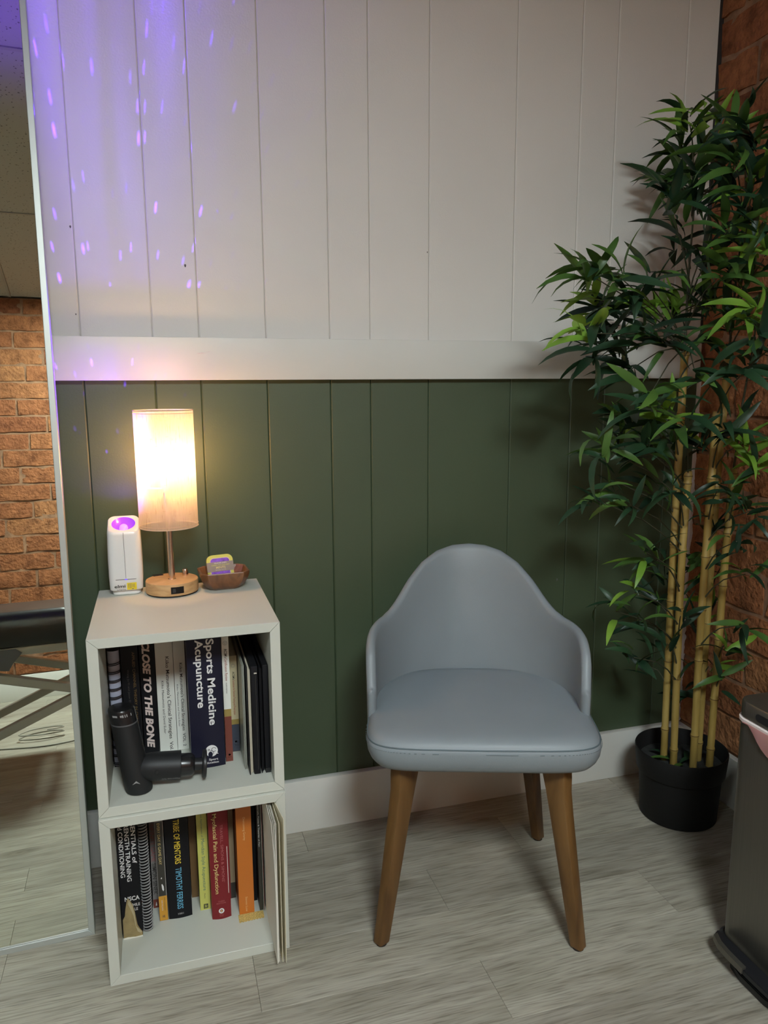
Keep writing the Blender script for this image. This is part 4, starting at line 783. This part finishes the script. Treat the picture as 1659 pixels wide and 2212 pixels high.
# ------------------------------------------------------------------ the chair
def armchair():
    t = thing('tub_chair', 'blue grey leather tub chair with splayed walnut legs', 'chair', (0.727, -0.110, 0), math.radians(-18.966))
    # seat cushion
    cy = 0.180
    def outl(k, z, grow=0.0, n=72, dip=0.0):
        out = []
        for i in range(n):
            a = 2*PI*i/n; ca, sa = math.cos(a), math.sin(a); e = 7.5 if sa < 0 else 2.5
            x = 0.0035+(0.2345+grow)*math.copysign(abs(ca)**(2/ (e if sa < 0 else 2.6)), ca); y = ((0.214 if sa < 0 else 0.186)+grow)*math.copysign(abs(sa)**(2/e), sa)
            f = max(0, -sa)
            out.append((x*k, cy+y*k, z + dip*f*(1-(x/0.23)**2)))
        return out
    bm = bmesh.new()
    rings = [outl(0.90, 0.3985), outl(0.945, 0.3990), outl(0.962, 0.404), outl(0.972, 0.412, 0.003), outl(0.984, 0.425, 0.0050), outl(0.996, 0.440, 0.0040), outl(1.0, 0.4500, 0.0022, dip=-0.002), outl(1.0, 0.4528, 0.0, dip=-0.0028), outl(0.992, 0.4572, 0, dip=-0.0025), outl(0.975, 0.4620, 0, dip=-0.002), outl(0.94, 0.4668, 0, dip=-0.001), outl(0.86, 0.4695), outl(0.70, 0.4715), outl(0.45, 0.4722), outl(0.2, 0.4724), outl(0.05, 0.4724)]
    loft(bm, rings); finish(bm, 'seat', 'leather', t, 70)
    bm = bmesh.new(); p = outl(1.0, 0.4530, 0.0008, dip=-0.0028); add_tube(bm, p+[p[0]], 0.0015, 6); finish(bm, 'seat_piping', 'thread', t, 60)
    bm = bmesh.new(); p = outl(1.0, 0.4455, 0.0036, 288, dip=-0.0022)
    for i in range(144, 288, 2):
        a, b = Vector(p[i]), Vector(p[(i+1) % 288]); n_ = Vector((a.x, a.y-cy, 0)).normalized()*0.0004
        if (b-a).length > 0.0002: add_tube(bm, [a+n_, a+(b-a)*0.72+n_], 0.0006, 4)
    stuff(finish(bm, 'stitching', 'thread', t))
    # wrap-around back: angle from the back centre -> height of the top edge
    T = [(0, .757), (10, .754), (20, .743), (30, .720), (40, .684), (48, .650), (55, .630), (63, .622), (72, .621), (80, .618), (86, .612), (91, .602), (95, .585), (98, .555), (99.5, .515), (100, .47), (100, .42)]
    def zt(a):
        a = abs(a)
        for (a0, z0), (a1, z1) in zip(T, T[1:]):
            if a <= a1 and a1 > a0: s = (a-a0)/(a1-a0); return z0+(z1-z0)*s
        return T[-1][1]
    bm = bmesh.new(); rings = []; NT = 60; th = 0.021; zb = 0.405
    def pos(a, off, z):
        r = math.radians(a); ax, by = 0.2315+off, 0.292+off; k = (0.757-z)/0.352
        back = max(0.0, math.cos(r)); 
        y = 0.160+by*math.cos(r) - 0.080*k*back; x = ax*math.sin(r)*(1-0.02*k)
        return (x, y, z)
    angs = [-99.4+198.8*i/NT for i in range(NT+1)]
    for a in angs:
        z = zt(a); col = []
        for s in (0.0, 0.3, 0.6, 0.85): col.append(pos(a, -th/2, zb+(z-0.014-zb)*s))
        for k in range(7):
            b = PI*k/6; col.append(pos(a, -th/2*math.cos(b), z-0.014+0.014*math.sin(b)))
        for s in (0.85, 0.6, 0.3, 0.0): col.append(pos(a, th/2, zb+(z-0.014-zb)*s))
        rings.append(col)
    # rounded front ends of the arms
    def endcap(a, sgn):
        z = zt(a); out = []
        for push, sh in ((0.006, 0.86), (0.011, 0.55), (0.0125, 0.15)):
            col = []
            base = rings[0] if sgn < 0 else rings[-1]; mid = [((base[i][0]+base[-1-i][0])/2, (base[i][1]+base[-1-i][1])/2) for i in range(len(base))]
            for i, (x, y, zz) in enumerate(base): col.append((mid[i][0]+(x-mid[i][0])*sh, mid[i][1]+(y-mid[i][1])*sh-push, zz-(push*0.5 if zz > 0.5 else 0)))
            out.append(col)
        return out
    rings = list(reversed(endcap(angs[0], -1))) + rings + endcap(angs[-1], 1)
    loft(bm, rings, True, True, True); bmesh.ops.recalc_face_normals(bm, faces=bm.faces[:]); finish(bm, 'backrest', 'leather', t, 75)
    # legs: bent ply, tapering to the foot
    def leg(path, w0, w1, d0, d1, foot):
        bm = bmesh.new(); n = len(path); rings = []
        for i, p in enumerate(path):
            s = i/(n-1); w_ = w0+(w1-w0)*s; d_ = d0+(d1-d0)*s; p = Vector(p)
            a = math.atan2(foot[1]-0.19, foot[0]); w_ *= (1.5, 1.32, 1.14, 1.04)[i] if i < 4 else 1; rr = rrect(w_, d_, min(w_, d_)*0.16, 0, 2); ca, sa = math.cos(a), math.sin(a)
            rings.append([(p.x+x*ca-y*sa, p.y+x*sa+y*ca, p.z) for x, y, _ in rr])
        loft(bm, rings); bmesh.ops.recalc_face_normals(bm, faces=bm.faces[:]); return finish(bm, 'leg', 'chair_wood', t, 40)
    for sx, fx, fy, tx, ty in ((-1, -0.203, 0.0, -0.158, 0.030), (1, 0.203, 0.0, 0.158, 0.030), (1, 0.181, 0.380, 0.138, 0.335), (-1, -0.181, 0.380, -0.138, 0.335)):
        path = []
        hx, hy = tx-(fx-tx)*0.0, ty
        inx, iny = -math.copysign(0.05, tx), (0.05 if fy < 0.1 else -0.05)
        pts = [(1.0, tx+inx*0.9, ty+iny*0.9, 0.3975), (0, tx+inx*0.45, ty+iny*0.45, 0.392), (0, tx+inx*0.16, ty+iny*0.16, 0.378), (0, tx, ty, 0.352)]
        pts = [(tx+inx*0.30, ty+iny*0.30, 0.3975), (tx+inx*0.17, ty+iny*0.17, 0.385), (tx+inx*0.06, ty+iny*0.06, 0.365), (tx, ty, 0.335)]
        for k in range(1, 8): s = k/7; pts.append((tx+(fx-tx)*s, ty+(fy-ty)*s, 0.335*(1-s)+0.006*s))
        leg(pts, 0.052, 0.026, 0.034, 0.024, (fx, fy))
        lathe('foot_glide', [(0.010, 0.0), (0.0115, 0.001), (0.0115, 0.0058)], 'rubber', t, 14, (fx, fy, 0))
    box('under_plate', (-0.15, 0.02, 0.3900), (0.15, 0.345, 0.3984), 'rubber', t)
armchair()

# ------------------------------------------------------------------ potted bamboo
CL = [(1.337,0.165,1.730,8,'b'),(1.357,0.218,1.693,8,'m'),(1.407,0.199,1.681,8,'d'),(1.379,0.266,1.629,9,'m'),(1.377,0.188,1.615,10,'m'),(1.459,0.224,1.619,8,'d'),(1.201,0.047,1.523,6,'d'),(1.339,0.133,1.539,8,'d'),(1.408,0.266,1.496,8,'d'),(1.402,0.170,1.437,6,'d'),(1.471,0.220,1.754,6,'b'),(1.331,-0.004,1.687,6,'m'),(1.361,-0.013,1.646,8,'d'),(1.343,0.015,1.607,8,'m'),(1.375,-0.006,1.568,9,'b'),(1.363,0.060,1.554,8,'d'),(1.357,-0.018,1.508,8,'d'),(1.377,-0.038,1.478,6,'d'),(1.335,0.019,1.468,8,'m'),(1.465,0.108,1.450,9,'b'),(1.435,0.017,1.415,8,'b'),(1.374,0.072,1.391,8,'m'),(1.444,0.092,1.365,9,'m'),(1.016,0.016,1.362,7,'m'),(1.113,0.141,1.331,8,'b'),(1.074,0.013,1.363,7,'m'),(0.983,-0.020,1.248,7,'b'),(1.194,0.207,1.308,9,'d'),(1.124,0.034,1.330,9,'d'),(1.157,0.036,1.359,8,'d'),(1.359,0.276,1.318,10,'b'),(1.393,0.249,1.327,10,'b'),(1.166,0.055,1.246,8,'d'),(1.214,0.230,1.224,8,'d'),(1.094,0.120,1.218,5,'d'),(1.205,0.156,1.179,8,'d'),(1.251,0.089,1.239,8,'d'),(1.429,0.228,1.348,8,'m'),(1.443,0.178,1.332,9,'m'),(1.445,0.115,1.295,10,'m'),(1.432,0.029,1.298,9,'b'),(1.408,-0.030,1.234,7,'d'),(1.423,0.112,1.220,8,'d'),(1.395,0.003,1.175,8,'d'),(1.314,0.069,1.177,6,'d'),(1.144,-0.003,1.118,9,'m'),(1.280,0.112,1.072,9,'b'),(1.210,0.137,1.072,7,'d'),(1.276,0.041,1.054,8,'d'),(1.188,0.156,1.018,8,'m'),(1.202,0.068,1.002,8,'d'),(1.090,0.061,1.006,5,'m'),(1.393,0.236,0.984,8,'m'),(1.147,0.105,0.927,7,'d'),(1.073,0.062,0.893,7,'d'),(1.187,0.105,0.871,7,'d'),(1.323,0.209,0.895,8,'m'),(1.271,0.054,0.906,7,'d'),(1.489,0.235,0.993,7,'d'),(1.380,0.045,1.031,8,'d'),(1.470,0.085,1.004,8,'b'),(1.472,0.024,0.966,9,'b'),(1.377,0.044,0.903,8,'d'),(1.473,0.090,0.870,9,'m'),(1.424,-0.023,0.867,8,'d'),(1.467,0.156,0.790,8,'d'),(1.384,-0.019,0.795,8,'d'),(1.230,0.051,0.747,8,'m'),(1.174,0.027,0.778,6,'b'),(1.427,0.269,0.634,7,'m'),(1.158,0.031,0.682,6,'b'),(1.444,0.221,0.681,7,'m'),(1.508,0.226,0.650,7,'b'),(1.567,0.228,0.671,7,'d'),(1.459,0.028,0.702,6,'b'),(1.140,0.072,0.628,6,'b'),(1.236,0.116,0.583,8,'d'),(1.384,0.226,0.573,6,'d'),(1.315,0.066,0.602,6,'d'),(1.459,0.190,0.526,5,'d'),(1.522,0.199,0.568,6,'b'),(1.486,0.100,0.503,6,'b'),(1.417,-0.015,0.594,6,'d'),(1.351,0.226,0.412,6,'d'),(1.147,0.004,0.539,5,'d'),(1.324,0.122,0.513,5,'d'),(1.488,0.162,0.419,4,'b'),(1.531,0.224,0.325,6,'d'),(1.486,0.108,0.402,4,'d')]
def bamboo():
    px, py = 1.4425, 0.190; t = thing('potted_bamboo', 'tall artificial bamboo in a black pot in the corner', 'plant')
    bm = bmesh.new(); n = 56
    prof = [(0.093, 0.0), (0.097, 0.0015), (0.0985, 0.004), (0.1050, 0.128), (0.1115, 0.1285), (0.1125, 0.130), (0.1175, 0.187), (0.1165, 0.1895), (0.1145, 0.1895), (0.1130, 0.187), (0.1075, 0.140), (0.106, 0.136)]
    loft(bm, [circ(r, z, n, (px, py)) for r, z in prof], True, True, True); finish(bm, 'pot', 'pot', t, 35)
    bm = bmesh.new(); rng = random.Random(2); rr = []
    for r in (0.1068, 0.09, 0.06, 0.03, 0.008): rr.append([(px+r*math.cos(2*PI*k/40), py+r*math.sin(2*PI*k/40), 0.148+(0 if r > 0.1 else rng.uniform(-.003, .004))) for k in range(40)])
    loft(bm, rr, True, False, True); stuff(finish(bm, 'soil', 'soil', t, 60))
    CU = [[(1.407, .213, .145), (1.400, .213, .58), (1.398, .213, .948), (1.398, .213, 1.227)], [(1.411, .178, .145), (1.398, .178, .659), (1.399, .178, .837), (1.402, .178, .933)], [(1.447, .146, .145), (1.441, .146, .542), (1.443, .146, .782), (1.447, .146, 1.08)],
          [(1.492, .183, .145), (1.489, .18, .464), (1.490, .179, .95), (1.500, .179, 1.22)], [(1.496, .143, .145), (1.497, .143, .374), (1.499, .143, .659), (1.506, .143, .939)]]
    LEAD = [[CU[0][-1], (1.397, .205, 1.30), (1.392, .205, 1.45), (1.385, .205, 1.66)], [CU[3][-1], (1.490, .15, 1.36), (1.46, .11, 1.5), (1.43, .08, 1.66)]]
    def at(path, z):
        for a, b in zip(path, path[1:]):
            if a[2] <= z <= b[2]: s = (z-a[2])/(b[2]-a[2]); return Vector(a).lerp(Vector(b), s)
        return Vector(path[-1])
    for ci, c in enumerate(CU[:5] + CU[5:]):
        zs = sorted({c[0][2], c[-1][2]} | {q[2] for q in c}); top = c[-1][2]; rng = random.Random(ci); rad0 = 0.0095
        nodes = []; z = c[0][2]+rng.uniform(0.04, 0.10)
        while z < top-0.03: nodes.append(z); z += rng.uniform(0.13, 0.21)
        nodes.append(top-0.012); lv = [(c[0][2], rad0)]
        for z in nodes: lv += [(z-0.007, rad0), (z-0.002, rad0*1.17), (z+0.002, rad0*1.12), (z+0.006, rad0*0.97)]
        lv.append((top, rad0*0.95)); bm = bmesh.new()
        loft(bm, [circ(r, z, 14, tuple(at(c, z))[:2]) for z, r in lv]); o = finish(bm, 'culm', 'culm', t, 45)
        for z in nodes:
            bm = bmesh.new(); loft(bm, [circ(rad0*1.185, z+dz, 14, tuple(at(c, z))[:2]) for dz in (-0.0008, 0.0010)]); finish(bm, 'node_ring', 'node', o, 45)
    # leaves
    def leaf_mesh(L_, W_, droop, curl, mi):
        bm = bmesh.new(); n = 6; rows = []
        for i in range(n+1):
            s = i/n; w_ = W_*(math.sin(PI*min(1, s*0.92+0.06))**0.8)*(1-0.25*s) if i < n else 0.0005
            if i == 0: w_ = W_*0.18
            ang = droop*s; x = L_*(math.sin(ang)/max(droop, .01) if droop > .01 else s); z = -L_*((1-math.cos(ang))/max(droop, .01) if droop > .01 else 0)
            rows.append([bm.verts.new((x, w_, z+w_*0.35)), bm.verts.new((x, 0, z)), bm.verts.new((x, -w_, z+w_*0.35))])
        for a, b in zip(rows, rows[1:]):
            for k in range(2): bm.faces.new((a[k], a[k+1], b[k+1], b[k]))
        me = bpy.data.meshes.new('leaf'); bm.to_mesh(me); bm.free(); me.materials.append(M[mi])
        for p in me.polygons: p.use_smooth = True
        return me
    LM = {k: [leaf_mesh(L_, W_, dr, 0, m) for L_, W_, dr in ((0.115, 0.0108, 0.6), (0.130, 0.0122, 1.2), (0.102, 0.0112, 0.25), (0.130, 0.0088, 1.8), (0.094, 0.0112, 0.9))] for k, m in (('d', 'leaf_d'), ('m', 'leaf_m'), ('b', 'leaf_b'))}
    rng = random.Random(21); leaves = []; tw = bmesh.new(); cam = Vector((0.144, -1.39, 1.148))
    for (x, y, z, n, kind) in CL:
        n += 3 if z > 0.95 else 0
        P = Vector((x, y, z)); best = None
        for c in CU+LEAD:
            zz = min(c[-1][2]-0.01, max(c[0][2] if c in LEAD else 0.35, z-0.06-0.3*math.hypot(c[0][0]-x, c[0][1]-y))); q = at(c, zz); d = (q-P).length
            if best is None or d < best[0]: best = (d, q, c)
        Q = best[1]; mid = Q.lerp(P, 0.5)+Vector((0, 0, 0.02)); out = (P-Q); out.z *= 0.4
        out = out.normalized() if out.length > 0.01 else Vector((-1, -0.3, 0))
        add_tube(tw, [Q, Q.lerp(mid, .5)+Vector((0, 0, .006)), mid, P], [0.0022, 0.0018, 0.0015, 0.0011], 5)
        # a twig tip continues past the cluster; leaves fan round it
        for k in range(n):
            az = 2*PI*k/n*1.0+rng.uniform(-.5, .5); el = rng.uniform(-0.3, 1.05)
            d = Vector((math.cos(az)*math.cos(el), math.sin(az)*math.cos(el), math.sin(el))) + out*0.75
            d.normalize(); s = P + Vector((rng.uniform(-.014, .014), rng.uniform(-.014, .014), rng.uniform(-.03, .02)))
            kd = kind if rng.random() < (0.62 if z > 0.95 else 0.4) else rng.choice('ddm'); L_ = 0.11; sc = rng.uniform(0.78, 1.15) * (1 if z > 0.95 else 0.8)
            for _ in range(8):
                e = s+d*L_*sc
                if e.x < 1.585 and e.y < 0.385 and s.x < 1.585: break
                if e.x >= 1.585: d.x = -abs(d.x)
                if e.y >= 0.385: d.y = -abs(d.y)
                s.x = min(s.x, 1.57)
            up = Vector((rng.uniform(-1.1, 1.1), rng.uniform(-1.1, 1.1)-0.5, 1)); yv = up.cross(d).normalized(); zv = d.cross(yv)
            mt = Matrix((d, yv, zv)).transposed().to_4x4() @ Matrix.Scale(sc, 4); mt.translation = s; leaves.append((mt, kd, rng.randrange(5)))
    # a few leaves lying in the pot
    for x, y, a, kd in ((1.410, 0.185, 2.7, 'm'), (1.412, 0.195, 1.9, 'd'), (1.42, 0.165, 0.2, 'd'), (1.425, 0.155, 3.5, 'm'), (1.445, 0.17, 0.9, 'd'), (1.455, 0.185, 0.1, 'd')):
        mt = Matrix.Translation((x, y, 0.158)) @ Matrix.Rotation(a, 4, 'Z') @ Matrix.Rotation(-0.42, 4, 'Y') @ Matrix.Scale(0.72, 4); leaves.append((mt, kd, 4))
    leaves.sort(key=lambda l: (l[0].translation-cam).length)
    big = leaves[:296]; rest = leaves[296:]
    for mt, kd, v in big: o = link('leaf', LM[kd][v], t); o.matrix_world = mt
    bm = bmesh.new(); idx = {'d': 0, 'm': 1, 'b': 2}
    for mt, kd, v in rest:
        nv = len(bm.verts); nf = len(bm.faces); bm.from_mesh(LM[kd][v]); bm.verts.ensure_lookup_table(); bm.faces.ensure_lookup_table()
        for i in range(nv, len(bm.verts)): bm.verts[i].co = mt @ bm.verts[i].co
        for i in range(nf, len(bm.faces)): bm.faces[i].material_index = idx[kd]
    stuff(finish(bm, 'foliage', ['leaf_d', 'leaf_m', 'leaf_b'], t, 80))
    # thin leader stems rising from the culm tops
    for c, tip in ((CU[0], (1.385, .205, 1.66)), (CU[3], (1.43, .08, 1.66)), (CU[4], (1.46, .05, 1.35))):
        a = Vector(c[-1]); b = Vector(tip); add_tube(tw, [a-Vector((0, 0, .01)), a.lerp(b, .35)+Vector((0, 0, .015)), a.lerp(b, .7)+Vector((.006, 0, .01)), b], [0.0032, 0.0026, 0.002, 0.0012], 6)
    bmesh.ops.recalc_face_normals(tw, faces=tw.faces[:]); stuff(finish(tw, 'twigs', 'twig', t, 60))
bamboo()

# ------------------------------------------------------------------ pedal bin
def pedal_bin():
    x0, x1, y1, y0 = 1.205, 1.560, -0.245, -0.505; cx, cy = (x0+x1)/2, (y0+y1)/2; w_, d_ = x1-x0, y1-y0
    t = thing('pedal_bin', 'dark stainless steel pedal bin with pink liner at the right edge', 'bin')
    def rr(z, g=0.0, r=0.030): return rrect(w_+2*g, d_+2*g, r+g, z, 7, (cx, cy))
    bm = bmesh.new(); loft(bm, [rr(0.0, 0.008), rr(0.003, 0.011), rr(0.024, 0.011), rr(0.030, 0.004)]); finish(bm, 'base', 'bin_plastic', t, 40)
    bm = bmesh.new(); loft(bm, [rr(0.0302), rr(0.15), rr(0.35), rr(0.498), rr(0.502, -0.002), rr(0.502, -0.012)]); finish(bm, 'body', 'steel', t, 40)
    bm = bmesh.new(); loft(bm, [rr(0.4985, 0.0008), rr(0.4995, 0.0034), rr(0.5055, 0.0038), rr(0.5068, 0.001), rr(0.5068, -0.010), rr(0.503, -0.010)], True, True, True); finish(bm, 'liner_rim', 'liner_w', t, 50)
    # liner flap hanging over the front (-X) side
    bm = bmesh.new(); n = 16; top = []; bot = []
    for k in range(n+1):
        s = k/n; y = y1-0.028-0.200*s; dz = 0.055*max(0, math.sin(PI*min(1, max(0, (s-0.06)/0.94))))**1.1; wv = 0.0016*math.sin(s*19)+0.0012*math.sin(s*7)
        top.append((x0-0.0045+0.3*wv, y, 0.5015)); bot.append((x0-0.0028+wv-0.002, y, 0.4995-dz-0.002*math.sin(s*11)))
    mids = [((a[0]+b[0])/2-0.0022+0.0018*math.sin(i*1.7), a[1], (a[2]+b[2])/2) for i, (a, b) in enumerate(zip(top, bot))]
    loft(bm, [top, mids, bot], False, False, False); bmesh.ops.solidify(bm, geom=bm.faces[:], thickness=0.0005); bmesh.ops.recalc_face_normals(bm, faces=bm.faces[:]); finish(bm, 'liner_flap', 'liner', t, 70)
    bm = bmesh.new(); loft(bm, [rr(0.5080, -0.001), rr(0.5095, 0.0005), rr(0.537, 0.0005), rr(0.5405, -0.0015), rr(0.5415, -0.006)]); finish(bm, 'lid', 'steel', t, 35)
    bm = bmesh.new(); pts = [(y, z) for y, z, _ in rrect(0.150, 0.0150, 0.0072, 0, 6, (cy, 0.5225))]; prism(bm, pts, 'x', x0-0.0012, x0+0.001); finish(bm, 'lid_grip', 'bin_plastic', t, 40)
    # pedal: black arm, chrome tread, black floor plate
    bm = bmesh.new(); prism(bm, [(x0-0.0112, y1-0.012), (x0-0.0300, y1-0.022), (x0-0.0420, y1-0.050), (x0-0.0440, cy), (x0-0.0420, y0+0.050), (x0-0.0300, y0+0.022), (x0-0.0112, y0+0.012)], 'z', 0.030, 0.042); bmesh.ops.bevel(bm, geom=bm.edges[:], offset=0.002, segments=2, affect='EDGES'); finish(bm, 'pedal', 'bin_plastic', t, 40)
    bm = bmesh.new(); path = [(x0-0.0310, y1-0.026), (x0-0.0395, y1-0.048), (x0-0.0425, y1-0.075), (x0-0.0432, cy+0.012)]
    loft(bm, [[(x-0.0042, y, 0.034), (x-0.0030, y, 0.0455), (x+0.006, y, 0.0470), (x+0.006, y, 0.0425), (x-0.001, y, 0.0415), (x-0.001, y, 0.034)] for x, y in path], True, True, True); bmesh.ops.recalc_face_normals(bm, faces=bm.faces[:]); finish(bm, 'pedal_tread', 'steel', t, 30)
    bm = bmesh.new(); prism(bm, [(x0-0.0115, y1-0.055), (x0-0.026, y1-0.066), (x0-0.034, y1-0.100), (x0-0.034, y0+0.100), (x0-0.026, y0+0.066), (x0-0.0115, y0+0.055)], 'z', 0.0, 0.016); bmesh.ops.bevel(bm, geom=bm.edges[:], offset=0.002, segments=2, affect='EDGES'); finish(bm, 'floor_plate', 'bin_plastic', t, 40)
pedal_bin()
bpy.context.view_layer.update()
